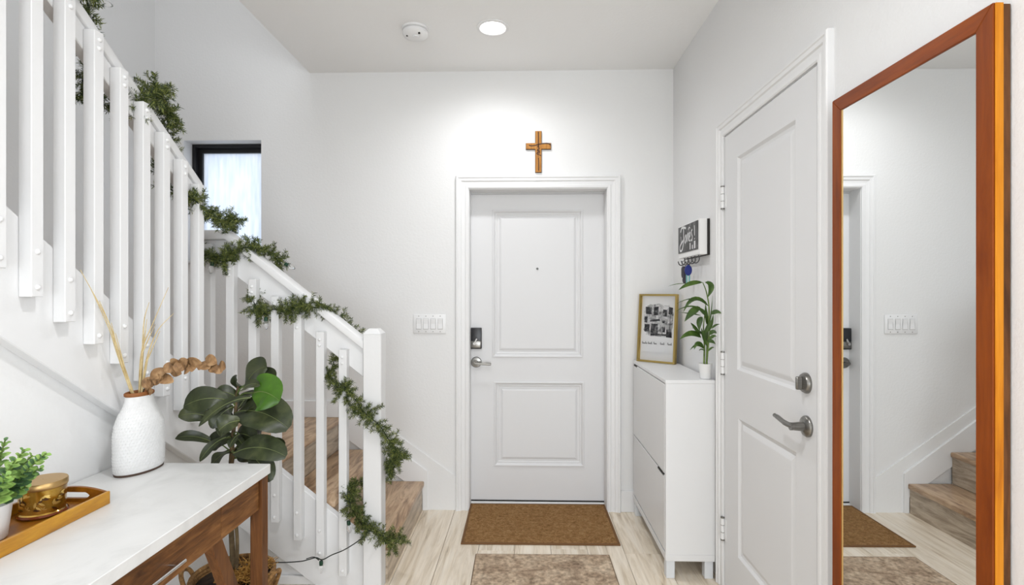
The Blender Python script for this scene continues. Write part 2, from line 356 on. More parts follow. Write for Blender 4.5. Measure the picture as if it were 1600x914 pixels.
CAS = [(0, -.001), (0, .010), (.006, .014), (.020, .014), (.024, .010), (.045, .012), (.050, .018), (.066, .019), (.070, .023), (.080, .023), (.084, .019), (.084, -.001)]
PAN = [(0, 0), (.008, .008), (.016, .007), (.022, .012), (.034, .012), (.046, .004), (.05, .003)]
PAN = [(a, d) for a, d in PAN]
# front door (back wall); slab face at Y = 3.53
YD = 3.53
d1 = tag(thing('door_1', (.08, YD, 0)), 'white two-panel front door with black smart lock', 'door', kind='structure')
PB = lambda u, v, d: (u, YD + d, v)
p1 = (-.211, .373, .994, 1.961); p2 = (-.200, .382, .262, .807)
m = slab_mb(PB, DX0 + .006, DX1 - .006, .022, DZ1 - .008, [p1, p2], .045, lambda m, a, b, c, d, e, f: m.box((a, YD + e, c), (b, YD + f, d)))
m.build('door_slab', door_white, d1)
for p in (p1, p2):
    panel_mb(PB, p[0], p[1], p[2], p[3], PAN).build('panel', door_white, d1)
    # planted bead moulding standing proud round the panel
    mb = MB(); V = []
    pr = [(-.012, 0), (-.010, -.006), (-.004, -.007), (0, -.004), (.003, 0)]
    for q, d in pr: V += [PB(p[0] + q, p[2] + q, d), PB(p[1] - q, p[2] + q, d), PB(p[1] - q, p[3] - q, d), PB(p[0] + q, p[3] - q, d)]
    F = [(i * 4 + j, i * 4 + (j + 1) % 4, i * 4 + 4 + (j + 1) % 4, i * 4 + 4 + j) for i in range(len(pr) - 1) for j in range(4)]
    mb.add(V, F).build('panel_moulding', door_white, d1)
casing_mb(lambda u, v, d: (u, D - d, v), -.369, .530, 2.094, CAS).build('door_casing', trim_white, d1)
MB().box((DX0 - .012, D - .001, 0), (-.366, YD + .0, 2.091), .001).build('door_jamb', trim_white, d1)
MB().box((.527, D - .001, 0), (DX1 + .012, YD, 2.091), .001).build('door_jamb', trim_white, d1)
MB().box((DX0 - .012, D - .001, 2.091), (DX1 + .012, YD, DZ1 + .012), .001).build('head_jamb', trim_white, d1)
MB().box((-.366, YD - .012, 2.078), (.527, YD - .001, 2.091)).build('weather_strip', seal_grey, d1)
MB().box((-.366, D + .098, 0), (.527, YD + .04, .014), .003).build('threshold', trim_white, d1)
MB().box((-.366, YD - .005, .016), (.527, YD - .001, .024)).build('door_sweep', gap_dark, d1)
MB().lathe([(.006, 0), (.006, .003), (.009, .003), (.009, .0)], (.08, YD, 1.578), 16, axis=(0, -1, 0)).build('peephole', nickel, d1, 40)
# deadbolt / smart lock
lk = MB().box((-.371, YD - .026, 1.040), (-.293, YD, 1.182), .006, 2).build('smart_lock', lock_black, d1, 40)
MB().box((-.366, YD - .029, 1.047), (-.298, YD - .02, 1.094), .004, 2).build('lock_plate', nickel, lk, 40)
MB().bar((-.340, YD - .04, 1.078), (-.324, YD - .04, 1.112), .010, .014, (0, 1, 0), .002).tube([(-.340, YD - .02, 1.078), (-.340, YD - .046, 1.078)], .009, 12).build('thumb_turn', chrome, lk, 40)
lv = MB().lathe([(.036, 0), (.036, .006), (.032, .012), (.014, .014), (.012, .05)], (-.331, YD, .950), 28, axis=(0, -1, 0)).build('lever_rose', nickel, d1, 40)
MB().tube([(-.331, YD - .035, .950), (-.331, YD - .055, .950)], .012, 12).bar((-.338, YD - .052, .948), (-.228, YD - .052, .943), .012, .018, (0, 0, 1), .003).build('lever', nickel, lv, 40)
# closet door (right wall); faces -X
XD = .948
d2 = tag(thing('door_2', (XD, 2.12, 0)), 'white two-panel side door with three hinges and nickel lever', 'door', kind='structure')
PR = lambda u, v, d: (XD + d, u, v)
q1 = (1.868, 2.375, 1.070, 2.022); q2 = (1.862, 2.365, .235, .855)
slab_mb(PR, 1.732, 2.520, .012, 2.153, [q1, q2], .04, lambda m, a, b, c, d, e, f: m.box((XD + e, a, c), (XD + f, b, d))).build('door_slab', door_white, d2)
for p in (q1, q2): panel_mb(PR, p[0], p[1], p[2], p[3], [(0, 0), (.010, .010), (.022, .012), (.040, .005), (.045, .004)]).build('panel', door_white, d2)
casing_mb(lambda u, v, d: (XR - d, u, v), 1.722, 2.530, 2.161, [(a * .86, d) for a, d in CAS]).build('door_casing', trim_white, d2)
m = MB().box((XR - .002, 1.70, 0), (XR + .1, 1.7235, 2.16)).box((XR - .002, 2.5275, 0), (XR + .1, 2.545, 2.16)).box((XR - .002, 1.70, 2.1585), (XR + .1, 2.545, 2.18))
m.build('door_jamb', trim_white, d2)
MB().box((XD + .012, 1.7236, 2.1535), (XD + .03, 2.527, 2.158)).build('gap_shadow', gap_dark, d2)
for z in (1.868, 1.08, .291):
    h = MB().tube([(XD - .008, 2.528, z - .05), (XD - .008, 2.528, z + .05)], .008, 12).build('hinge', bolt_white, d2, 40)
    MB().box((XD - .001, 2.497, z - .05), (XD + .0005, 2.526, z + .05)).build('hinge_leaf', bolt_white, h)
    MB().tube([(XD - .008, 2.528, z + .05), (XD - .008, 2.528, z + .056)], .0095, 12).tube([(XD - .008, 2.528, z - .056), (XD - .008, 2.528, z - .05)], .0095, 12).tube([(XD - .008, 2.528, z + .016), (XD - .008, 2.528, z + .018)], .0088, 12).tube([(XD - .008, 2.528, z - .018), (XD - .008, 2.528, z - .016)], .0088, 12).build('hinge_pin', nickel, h, 40)
rb = MB().lathe([(.035, 0), (.035, .006), (.030, .014), (.018, .017)], (XD, 1.795, 1.109), 28, axis=(-1, 0, 0)).build('deadbolt_rose', nickel, d2, 40)
MB().box((XD - .036, 1.789, 1.087), (XD - .015, 1.801, 1.131), .003).build('thumb_turn', nickel, rb, 40)
rl = MB().lathe([(.036, 0), (.036, .005), (.032, .011), (.016, .016), (.013, .05)], (XD, 1.790, .964), 28, axis=(-1, 0, 0)).build('lever_rose', nickel, d2, 40)
MB().tube([(XD - .035, 1.790, .964), (XD - .058, 1.790, .964)], [.013, .0135], 14).tube(catmull([(XD - .05, 1.785, .964), (XD - .055, 1.83, .966), (XD - .055, 1.88, .973), (XD - .055, 1.905, .975)], 5), [.0095] * 6 + [.0085] * 6 + [.0075] * 4, 10).build('lever', nickel, rl, 40)
# ------------------------------------------------------------------ window 1
w1 = tag(thing('window_1', ((WX0 + WX1) / 2, D + .14, WZ0)), 'stair window with black frame and frosted pane', 'window', kind='structure')
Yw = D + .14
def wframe(x0, x1, z0, z1, t, y0, y1):
    return MB().box((x0, y0, z0), (x0 + t, y1, z1)).box((x1 - t, y0, z0), (x1, y1, z1)).box((x0 + t, y0, z1 - t), (x1 - t, y1, z1)).box((x0 + t, y0, z0), (x1 - t, y1, z0 + t))
wframe(WX0, WX1, WZ0, WZ1, .024, Yw - .05, Yw + .06).build('window_frame', black_metal, w1)
wframe(WX0 + .024, WX1 - .024, WZ0 + .024, WZ1 - .024, .028, Yw - .02, Yw + .02).build('window_sash', black_metal, w1)
MB().box((WX0 + .05, Yw - .004, WZ0 + .05), (WX1 - .05, Yw + .0, WZ1 - .05)).build('pane', fp, w1)
MB().box((WX0 - .0, D - .02, WZ0 - .02), (WX1, Yw - .05, WZ0), .003).build('window_sill', trim_white, w1)

# ------------------------------------------------------------------ trims and baseboards
sk = lambda X: .288 + .71 * (-.55 - X)
m = MB().prism([(-.452, 0), (-.452, sk(-.452)), (-1.22, sk(-1.22)), (-1.22, .56), (-.94, .36), (-.67, .15), (-.67, 0)], 'y', D - .008, D, .001)
tag(m.build('trim_1', wall_paint), 'white stair skirt board on the back wall', 'trim', kind='structure')
sk2 = lambda X: .255 + .74 * (-.64 - X)
m = MB().prism([(-.638, 0), (-.638, .255), (-1.22, sk2(-1.22)), (-1.22, .5), (-.67, .10), (-.67, 0)], 'y', D - .018, D - .006, .002)
tag(m.build('trim_2', trim_white), 'sloping inner stringer trim along the lower steps', 'trim', kind='structure')
def bboard(name, a, b, lab):
    return tag(MB().box(a, b, .003).build(name, trim_white), lab, 'baseboard', kind='structure')
bboard('baseboard_back', (.615, D - .014, 0), (XR, D, .137), 'short white baseboard right of the front door')
bboard('baseboard_landing', (XL, D - .014, .60), (-1.22, D, .71), 'white baseboard along the stair landing')
bboard('baseboard_stair', (-1.46, 2.515, 0), (-.99, 2.53, .042), 'low white baseboard below the lower stringer')
bboard('baseboard_right', (XR - .014, YB, 0), (XR, 1.64, .137), 'white baseboard under the wall mirror')

# ------------------------------------------------------------------ staircase
st = thing('staircase', (-1.5, 2.95, 0), 'L-shaped staircase with brown wood treads and white stringers', 'staircase')
def tread(x0, x1, y0, y1, z, edge):
    t = MB(); t.box((x0, y0, z - .034), (x1, y1, z), .008, 2)
    return t.build('tread', tread_x, st, 40)
Ys0, Ys1 = 2.545, D - .018
H1, H2, H3 = .192, .395, .600
tread(-.945, -.658, Ys0, Ys1, H1, 0); MB().box((-.69, Ys0, 0), (-.672, Ys1, H1 - .034)).build('riser', riser_x, st)
tread(-1.225, -.93, Ys0, Ys1, H2, 0); MB().box((-.962, Ys0, H1), (-.944, Ys1, H2 - .034)).build('riser', riser_x, st)
MB().box((XL, Ys0, H3 - .034), (-1.205, D - .0, H3), .008, 2).build('landing', tread_x, st, 40)
MB().box((-1.24, Ys0, H2), (-1.222, Ys1, H3 - .034)).build('riser', riser_x, st)
# lower flight: outer stringer and skirt panel
MB().prism([(-.768, 0), (-.768, .233), (-1.46, .772), (-1.46, .342), (-1.003, 0)], 'y', 2.50, 2.54, .003).build('stringer', rail_white, st)
MB().prism([(-.70, 0), (-.70, .14), (-1.20, .53), (-1.46, .55), (-1.46, 0)], 'y', 2.531, 2.544).build('skirt_panel', trim_white, st)
# upper flight
us = lambda Y: 1.653 - .7225 * (Y - 1.40)
MB().prism([(2.54, us(2.54)), (-.75, us(-.75)), (-.75, us(-.75) - .371), (2.54, us(2.54) - .371)], 'x', -1.46, -1.42, .003).build('stringer', rail_white, st)
RUN = .272; RISE = .1965
for k in range(12):
    z = H3 + RISE * (k + 1); y1 = 2.40 - RUN * k
    MB().box((XL, y1 - RUN - .02, z - .034), (-1.46, y1 + .022, z), .006).build('tread', tread_x, st, 40)
    MB().box((XL, y1 - .018, z - RISE), (-1.46, y1, z - .034)).build('riser', riser_x, st)

# ------------------------------------------------------------------ railings
bolt_me = MB().lathe([(.0075, 0), (.0072, .003), (.005, .0055), (.001, .0065)], (0, 0, 0), 12).mesh('bolt', bolt_white, smooth=50)
BL = 1.074
bal_lo = MB().box((0, 0, 0), (.038, .038, BL), .002).mesh('baluster', rail_white)
bal_up = MB().box((0, 0, 0), (.038, .038, 1.014), .002).mesh('baluster', rail_white)
# lower railing (parallel to the back wall)
r1 = thing('lower_stair_railing', (-.72, 2.5, 0), 'white lower stair railing with square newel post beside first step', 'railing')
ct = lambda X: 1.195 + .785 * (-.777 - X)
ZL = 1.716
def band(o1, o2):
    return [(-.768, ct(-.768) - o1), (-1.4405, ZL - o1), (-1.56, ZL - o1), (-1.56, ZL - o2), (-1.4405 - .0, ZL - o2), (-.768, ct(-.768) - o2)]
MB().prism(band(0, .046), 'y', 2.474, 2.556, .006, 2).build('cap_rail', rail_white, r1, 40)
MB().prism(band(.046, .187), 'y', 2.50, 2.538, .003).build('rail_board', rail_white, r1)
m = MB().box((-.768, 2.46, 0), (-.682, 2.546, 1.222), .004)
m.add([(-.768, 2.46, 1.22), (-.682, 2.46, 1.22), (-.682, 2.546, 1.22), (-.768, 2.546, 1.22), (-.748, 2.48, 1.243), (-.702, 2.48, 1.243), (-.702, 2.526, 1.243), (-.748, 2.526, 1.243)], [(0, 1, 5, 4), (1, 2, 6, 5), (2, 3, 7, 6), (3, 0, 4, 7), (4, 5, 6, 7)])
m.build('newel_post', rail_white, r1)
for k in range(7):
    x = -.884 - .1085 * k; z = .065 + .77 * (-.875 - x)
    b = inst('baluster', bal_lo, (x, 2.4615, z), r1)
    for dz in (.026, .131, BL - .036, BL - .064):
        inst('bolt', bolt_me, (x + .017, 2.4615, z + dz), b, rot=(R(90), 0, 0))
# upper railing (climbs towards the camera)
r2 = thing('upper_stair_railing', (-1.42, 2.2, .8), 'white upper stair railing with bolted square balusters on the left', 'railing')
cu = lambda Y: 1.896 - .70 * (Y - 2.257)
Y0, Y1 = 2.262, -.4
MB().prism([(Y0, cu(Y0)), (Y1, cu(Y1)), (Y1, cu(Y1) - .046), (Y0, cu(Y0) - .046)], 'x', -1.470, -1.410, .006, 2).build('cap_rail', rail_white, r2, 40)
MB().prism([(Y0 - .004, cu(Y0) - .044), (Y1, cu(Y1) - .044), (Y1, cu(Y1) - .122), (Y0 - .004, cu(Y0) - .122)], 'x', -1.46, -1.42, .003).build('rail_board', rail_white, r2)
for k in range(-7, 8):
    y = 1.433 + .1075 * k; z = 1.401 - .715 * (y - 1.433)
    b = inst('baluster', bal_up, (-1.4195, y, z), r2)
    for dz in (.027, .128, .986, .958):
        inst('bolt', bolt_me, (-1.3815, y + .019, z + dz), b, rot=(0, R(90), 0))

# ------------------------------------------------------------------ ceiling fixtures
def downlight(x, y, label, energy):
    t = thing('recessed_downlight', (x, y, ZC), label, 'ceiling light', 'recessed downlights')
    MB().lathe([(.088, 0), (.088, -.004), (.072, -.007), (.066, -.003), (.066, .0)], (x, y, ZC), 40, cap=False).build('trim_ring', plate_white, t, 40)
    MB().lathe([(.001, -.0035), (.066, -.0035)], (x, y, ZC), 40, cap=False).build('lens', lamp_glow, t)
    l = bpy.data.lights.new('downlight_beam', 'SPOT'); l.energy = energy; l.color = (.97, .98, 1); l.spot_size = R(168); l.spot_blend = 1; l.shadow_soft_size = .06
    o = bpy.data.objects.new('downlight_beam', l); C.objects.link(o); o.location = (x, y, ZC - .02)
downlight(-.178, 2.858, 'round recessed ceiling downlight glowing white above the door mat', 27)
downlight(-.178, 1.0, 'unseen recessed downlight added above the hall, nearer than the visible one', 52)  # unseen fixture added to brighten the floor and table
downlight(-.178, -.9, 'unseen recessed downlight added above the hall behind the camera', 10)  # another added fixture out of view, for light on the foreground
t = thing('smoke_detector', (-.603, 2.861, ZC), 'white round smoke detector left of the ceiling downlight', 'smoke detector')
MB().lathe([(.073, 0), (.073, -.010), (.069, -.012)], (-.603, 2.861, ZC), 36).build('mounting_base', plate_white, t, 40)
MB().lathe([(.060, -.012), (.060, -.016), (.068, -.017), (.070, -.030), (.062, -.042), (.040, -.050), (.001, -.052)], (-.603, 2.861, ZC), 36, cap=False).build('cover', plate_white, t, 40)
MB().lathe([(.020, -.049), (.018, -.056), (.001, -.057)], (-.595, 2.845, ZC), 20, cap=False).build('test_button', plate_white, t, 40)
for dx, dy in ((-.04, -.02), (.03, -.045)): MB().lathe([(.006, -.043), (.006, -.0495), (.001, -.050)], (-.603 + dx, 2.861 + dy, ZC), 10, cap=False).build('sensor_hole', gap_dark, t)

# ------------------------------------------------------------------ wall items
# switch plate
t = thing('light_switch_plate', (-.626, D, 1.2135), 'white four-gang rocker switch plate left of front door', 'light switch')
MB().box((-.733, D - .007, 1.151), (-.519, D - .0, 1.276), .004, 2).build('plate', plate_white, t, 40)
for k in range(4):
    x = -.626 + (k - 1.5) * .047
    MB().box((x - .0175, D - .0078, 1.178), (x + .0175, D - .0065, 1.249)).build('rocker_recess', mat('switch_gap', (.5, .5, .5), .6) if k == 0 else bpy.data.materials['switch_gap'], t)
    MB().prism([(D - .007, 1.180), (D - .0105, 1.181), (D - .0085, 1.2135), (D - .012, 1.246), (D - .007, 1.247)], 'x', x - .0155, x + .0155, .0008).build('rocker', plate_white, t)
    for z in (1.163, 1.264): MB().lathe([(.003, 0), (.003, .001), (.001, .0012)], (x, D - .0068, z), 8, axis=(0, -1, 0)).build('screw', nickel, t)
# strokes: flat lettering and marks as ribbons standing slightly proud
def stroke(mb, P, pts, wdt, n=6):
    pts = catmull([Vector((a, b, 0)) for a, b in pts], n) if len(pts) > 2 else [Vector((a, b, 0)) for a, b in pts]
    V = []; F = []
    for i, p in enumerate(pts):
        tq = (pts[min(i + 1, len(pts) - 1)] - pts[max(0, i - 1)]); tq = tq.normalized() if tq.length > 1e-9 else Vector((1, 0, 0))
        nn = Vector((-tq.y, tq.x, 0)) * wdt / 2
        V += [P(*(p + nn)[:2]), P(*(p - nn)[:2])]
    F = [(2 * i, 2 * i + 1, 2 * i + 3, 2 * i + 2) for i in range(len(pts) - 1)]
    mb.add(V, F)
# cross
cx, cz = .084, 2.367
t = thing('wooden_cross', (cx, D, 2.20), 'small wooden wall cross with burnt script above front door', 'cross')
hw = .019
m = MB().prism([(cx - hw, 2.198), (cx + hw, 2.198), (cx + hw, cz - hw), (cx + .080, cz - hw), (cx + .080, cz + hw), (cx + hw, cz + hw), (cx + hw, 2.464), (cx - hw, 2.464), (cx - hw, cz + hw), (cx - .080, cz + hw), (cx - .080, cz - hw), (cx - hw, cz - hw)], 'y', D - .016, D - .003, .0015)
m.build('cross_body', cross_wood, t)
m = MB().prism([(cx - hw - .002, 2.196), (cx + hw + .002, 2.196), (cx + hw + .002, cz - hw - .002), (cx + .082, cz - hw - .002), (cx + .082, cz + hw + .001), (cx + hw + .002, cz + hw + .001), (cx + hw + .002, 2.465), (cx - hw - .002, 2.465), (cx - hw - .002, cz + hw + .001), (cx - .082, cz + hw + .001), (cx - .082, cz - hw - .002), (cx - hw - .002, cz - hw - .002)], 'y', D - .010, D)
m.build('burnt_edge', burnt, t)
PC = lambda u, v: (cx + u, D - .0166, v)
m = MB()
stroke(m, PC, [(-.062, 2.372), (-.045, 2.368), (-.02, 2.371), (.005, 2.378), (.03, 2.382), (.055, 2.383), (.072, 2.379), (.076, 2.370)], .0072)
stroke(m, PC, [(0, 2.458), (.001, 2.42), (0, 2.378), (.001, 2.36)], .006)
stroke(m, PC, [(.002, 2.372), (-.004, 2.362), (.003, 2.356), (.004, 2.348), (-.004, 2.344), (-.006, 2.336), (.003, 2.338), (.004, 2.330), (-.006, 2.325), (-.010, 2.318), (-.004, 2.312), (.008, 2.308), (.016, 2.304)], .0062)
stroke(m, PC, [(.003, 2.335), (.008, 2.328), (.004, 2.318), (-.004, 2.322)], .005)
stroke(m, PC, [(-.001, 2.303), (0, 2.298)], .005)
stroke(m, PC, [(0, 2.292), (.002, 2.26), (.001, 2.225), (.002, 2.206)], .006)
m.build('burnt_script', burnt, t)
# key holder on the right wall
kx = .905
t = thing('key_holder', (XR, 2.93, 1.61), 'white wall key holder with chalk-lettered sign and hooks', 'key holder')
MB().box((kx, 2.750, 1.616), (XR - .004, 3.124, 1.803), .002).build('box', mat('holder_white', (.86, .86, .85), .45), t)
MB().box((XR - .012, 2.741, 1.612), (XR - .001, 3.126, 1.800)).build('back_board', gap_dark, t)
MB().box((kx - .004, 2.772, 1.645), (kx + .004, 3.118, 1.796)).build('chalk_sign', chalkboard, t)
PK = lambda u, v: (kx - .0052, 3.118 - u, v)
m = MB()
stroke(m, PK, [(.05, 1.765), (.07, 1.786), (.11, 1.786), (.15, 1.778)], .013)
stroke(m, PK, [(.105, 1.785), (.108, 1.745), (.102, 1.70), (.085, 1.668), (.055, 1.656), (.035, 1.668), (.045, 1.69), (.10, 1.715)], .012)
stroke(m, PK, [(.140, 1.738), (.126, 1.718), (.136, 1.696), (.152, 1.712), (.148, 1.738), (.14, 1.738)], .009)
stroke(m, PK, [(.166, 1.742), (.168, 1.700), (.180, 1.738), (.194, 1.742), (.196, 1.700)], .009)
stroke(m, PK, [(.208, 1.718), (.226, 1.730), (.222, 1.746), (.210, 1.736), (.210, 1.706), (.230, 1.698)], .009)
stroke(m, PK, [(.262, 1.758), (.246, 1.748), (.254, 1.730), (.264, 1.716), (.254, 1.698), (.240, 1.706)], .009)
stroke(m, PK, [(.298, 1.775), (.302, 1.720)], .010); stroke(m, PK, [(.300, 1.706), (.302, 1.700)], .011)
for x, z0, z1, ww in ((.225, 1.652, 1.688, .016), (.265, 1.652, 1.674, .016), (.302, 1.652, 1.692, .024)): stroke(m, PK, [(x, z0), (x, z1)], ww)
stroke(m, PK, [(.055, 1.74), (.06, 1.71), (.05, 1.69)], .006); stroke(m, PK, [(.19, 1.765), (.21, 1.775), (.225, 1.768)], .006)
m.build('chalk_lettering', chalk, t)
for k in range(5):
    y = 3.06 - k * .062
    pts = [(kx + .014, y, 1.616), (kx + .016, y - .004, 1.592), (kx + .002, y - .008, 1.574), (kx - .016, y - .006, 1.578), (kx - .022, y, 1.596)]
    MB().tube(catmull(pts, 5), .0030, 8).build('hook', steel_dark, t, 60)
hy = 3.06 - .062
t = thing('key_ring', (kx, hy, 1.47), 'grey car key fob hanging on the second hook from the corner', 'keys')
MB().tube([(kx - .006 + .012 * math.cos(a * .4), hy + .002, 1.580 + .016 * math.sin(a * .4)) for a in range(17)], .0016, 6).build('ring', nickel, t, 60)
MB().box((kx - .020, hy - .010, 1.500), (kx + .008, hy + .010, 1.565), .006, 2).build('fob', grey_fob, t, 40)
MB().box((kx - .021, hy - .007, 1.510), (kx - .014, hy + .007, 1.556), .002).build('fob_buttons', lock_black, t)
MB().lathe([(.013, 0), (.013, .008)], (kx - .006, hy - .004, 1.488), 20, axis=(0, -1, 0), sx=.9, sy=1.6).build('tag', grey_fob, t, 40)
hy2 = hy - .075
t = thing('key_fob', (kx, hy2, 1.47), 'blue oval key fob with pale keys hanging under the sign', 'keys')
MB().tube([(kx - .006 + .010 * math.cos(a * .4), hy2, 1.578 + .013 * math.sin(a * .4)) for a in range(17)], .0016, 6).build('ring', nickel, t, 60)
MB().lathe([(.018, 0), (.020, .003), (.020, .009), (.018, .012)], (kx - .006, hy2 + .006, 1.540), 24, axis=(0, -1, 0), sx=1, sy=1.5).build('fob', blue_fob, t, 40)
for dx in (-.008, .006): MB().box((kx - .006 + dx - .004, hy2 - .002, 1.468), (kx - .006 + dx + .004, hy2 + .001, 1.515)).build('key', teal_key, t)

# ------------------------------------------------------------------ mirror
MY0, MY1, MZ0, MZ1 = 1.058, 1.590, .34, 1.984; MX = .922
t = thing('wall_mirror', (XR, 1.333, MZ0), 'tall wall mirror in an orange-brown wooden frame', 'mirror')
fw = .040
def mem(pts, ax, name, mt):  # mitred frame members
    return MB().prism(pts, 'x', MX, XR - .012, .0015).build(name, mt, t)
mem([(MY0, MZ0), (MY0, MZ1), (MY0 + fw, MZ1 - fw), (MY0 + fw, MZ0 + fw)], 'x', 'frame_stile', mirror_wood_z)
mem([(MY1, MZ0), (MY1 - fw, MZ0 + fw), (MY1 - fw, MZ1 - fw), (MY1, MZ1)], 'x', 'frame_stile', mirror_wood_z)
mem([(MY0, MZ1), (MY1, MZ1), (MY1 - fw, MZ1 - fw), (MY0 + fw, MZ1 - fw)], 'x', 'frame_rail', mirror_wood_y)
mem([(MY0, MZ0), (MY0 + fw, MZ0 + fw), (MY1 - fw, MZ0 + fw), (MY1, MZ0)], 'x', 'frame_rail', mirror_wood_y)
MB().box((MX + .003, MY0 - .003, MZ0), (XR - .014, MY0, MZ1 - .001), .001).build('frame_edge_lit', mirror_edge_lit, t)  # strip carrying the lit tone of the frame's near side
MB().box((XR - .014, MY0 - .002, MZ0 + .004), (XR - .001, MY1 - .004, MZ1 - .004)).build('back_panel', desk_wood_z, t)
MB().box((MX + .002, MY1 - fw - .004, MZ0 + fw), (MX + .006, MY1 - fw, MZ1 - fw)).build('inner_bead', gold_dull, t)
MB().box((MX + .004, MY0 + fw - .004, MZ0 + fw - .004), (XR - .015, MY1 - fw + .004, MZ1 - fw + .004)).build('mirror_pane', mirror_glass, t)
t.rotation_euler.z = R(.65); t.location.x -= .0045  # hangs a touch proud at its far edge

# ------------------------------------------------------------------ shoe cabinet
CX0, CX1, CY0, CY1, CZ = .692, .938, 2.615, 3.395, .983
t = thing('shoe_cabinet', (.815, 3.0, 0), 'slim white shoe cabinet with two flap doors on short legs', 'cabinet')
MB().box((CX0 - .0, CY0 - .002, CZ - .018), (CX1, CY1, CZ), .0015).build('top', cab_white, t)
MB().box((CX0 + .002, CY0, .088), (CX1, CY0 + .018, CZ - .018), .001).build('side_panel', cab_white, t)
MB().box((CX0 + .002, CY1 - .018, .088), (CX1, CY1, CZ - .018), .001).build('side_panel', cab_white, t)
MB().box((CX1 - .008, CY0 + .018, .088), (CX1 - .002, CY1 - .018, CZ - .018)).build('back_panel', cab_white, t)
MB().box((CX0 + .022, CY0 + .018, .10), (CX0 + .026, CY1 - .018, CZ - .018)).build('interior_shade', gap_dark, t)  # dark sheet painting the shade seen through the flap door gaps
MB().box((CX0 + .001, CY0 + .0005, .088), (CX1, CY1, .140 - .02), .001).build('plinth', cab_white, t)
MB().box((CX0 + .006, CY0 - .003, .088), (CX1 - .004, CY0, .120), .001).build('plinth_end', cab_white, t)
fl = MB().box((CX0, CY0 + .020, .133), (CX0 + .018, CY1 - .020, .506), .0015).build('flap_door', cab_white, t)
MB().box((CX0 - .0008, CY0 + .03, .498), (CX0 + .005, CY0 + .15, .5078), .001).build('finger_pull', gap_dark, fl)
fl = MB().box((CX0, CY0 + .020, .515), (CX0 + .018, CY1 - .020, .960), .0015).build('flap_door', cab_white, t)
MB().box((CX0 - .0008, CY1 - .12, .951), (CX0 + .005, CY1 - .03, .9608), .001).build('finger_pull', gap_dark, fl)
leg_m = mat('leg_grey_white', (.70, .72, .74), .4)
for x in (CX0 + .006, CX1 - .052):
    for y in (CY0 + .004, CY1 - .05): MB().box((x, y, 0), (x + .042, y + .042, .088), .002).build('leg', leg_m, t)

# framed picture, leaning on the cabinet into the corner
pb = Vector((.808, 3.272, CZ + .001)); a_ = math.atan2(-.16, .19)
t = thing('picture_frame', pb, 'gold shadow-box frame with ink drawing of a house', 'picture frame')
t.rotation_euler = (0, 0, 0)
uu = Vector((.19, -.16, 0)).normalized(); bk = Vector((.16, .19, 0)).normalized(); vv = (Vector((0, 0, .423)) + bk * .038).normalized(); nn = uu.cross(vv)  # nn faces the room
if nn.y > 0: nn = -nn
FW, FH = .252, .425
PF = lambda u, v, d=0: tuple(pb + uu * u + vv * v + nn * d)
def pbox(u0, u1, v0, v1, d0, d1):
    c = [PF(u, v, d) for d in (d0, d1) for v in (v0, v1) for u in (u0, u1)]
    return MB().add(c, [(0, 2, 3, 1), (4, 5, 7, 6), (0, 1, 5, 4), (2, 6, 7, 3), (0, 4, 6, 2), (1, 3, 7, 5)])
b = .011; dp = .014
pbox(-FW / 2, -FW / 2 + b, 0, FH, -dp, dp).build('frame_side', gold, t)
pbox(FW / 2 - b, FW / 2, 0, FH, -dp, dp).build('frame_side', gold, t)
pbox(-FW / 2 + b, FW / 2 - b, FH - b, FH, -dp, dp).build('frame_rail', gold, t)
pbox(-FW / 2 + b, FW / 2 - b, 0, b, -dp, dp).build('frame_rail', gold, t)
pbox(-FW / 2 + b, FW / 2 - b, b, FH - b, -dp, -dp + .003).build('backing', paper, t)
pbox(-FW / 2 + b + .012, FW / 2 - b - .002, .062, FH - b, -.004, -.003).build('print', paper, t)
# ink-wash house drawing
m = MB()
prt = random.Random(3)
blob = []
for k in range(40):
    a = 2 * math.pi * k / 40; rr = 1 + prt.uniform(-.07, .07)
    sq = lambda c: math.copysign(abs(c) ** .45, c)
    blob.append((.004 + .098 * rr * sq(math.cos(a)), .262 + .098 * rr * sq(math.sin(a))))
P2 = lambda u, v, d: PF(u, v, d)
m.add([P2(u, v, -.0026) for u, v in blob], [tuple(range(40))]); m.build('ink_wash', print_mid, t)
m = MB()
for u0, u1, v0, v1 in ((-.085, -.045, .30, .345), (-.03, .0, .29, .345), (.03, .055, .285, .33), (-.05, .015, .255, .268), (-.045, .0, .18, .242), (.03, .05, .185, .225), (.06, .095, .16, .205), (-.09, -.055, .19, .235), (-.05, .06, .165, .18), (.078, .085, .20, .345), (.03, .045, .245, .262), (-.09, -.07, .245, .285), (.07, .095, .30, .345)):
    j = lambda: prt.uniform(-.004, .004)
    m.add([P2(u0 + j(), v0 + j(), -.0022), P2(u1 + j(), v0 + j(), -.0022), P2(u1 + j(), v1 + j(), -.0022), P2(u0 + j(), v1 + j(), -.0022)], [(0, 1, 2, 3)])
m.build('ink_drawing', print_grey, t)
m = MB(); PFx = lambda u, v: PF(u, v, -.0022)
for word, u0 in ((5, -.10), (4, -.06), (3, -.022), (4, .022), (4, .07)):
    u = u0; pts = []
    for k in range(word):
        pts += [(u, .113), (u + .002, .113 + (.014 if k % 3 == 0 else .007)), (u + .0045, .112), (u + .006, .116)]; u += .0072
    stroke(m, PFx, pts, .0018, 4)
m.build('handwriting', ink, t)
pbox(-FW / 2 + b, FW / 2 - b, b, FH - b, .008, .010).build('glass', clear_glass, t)

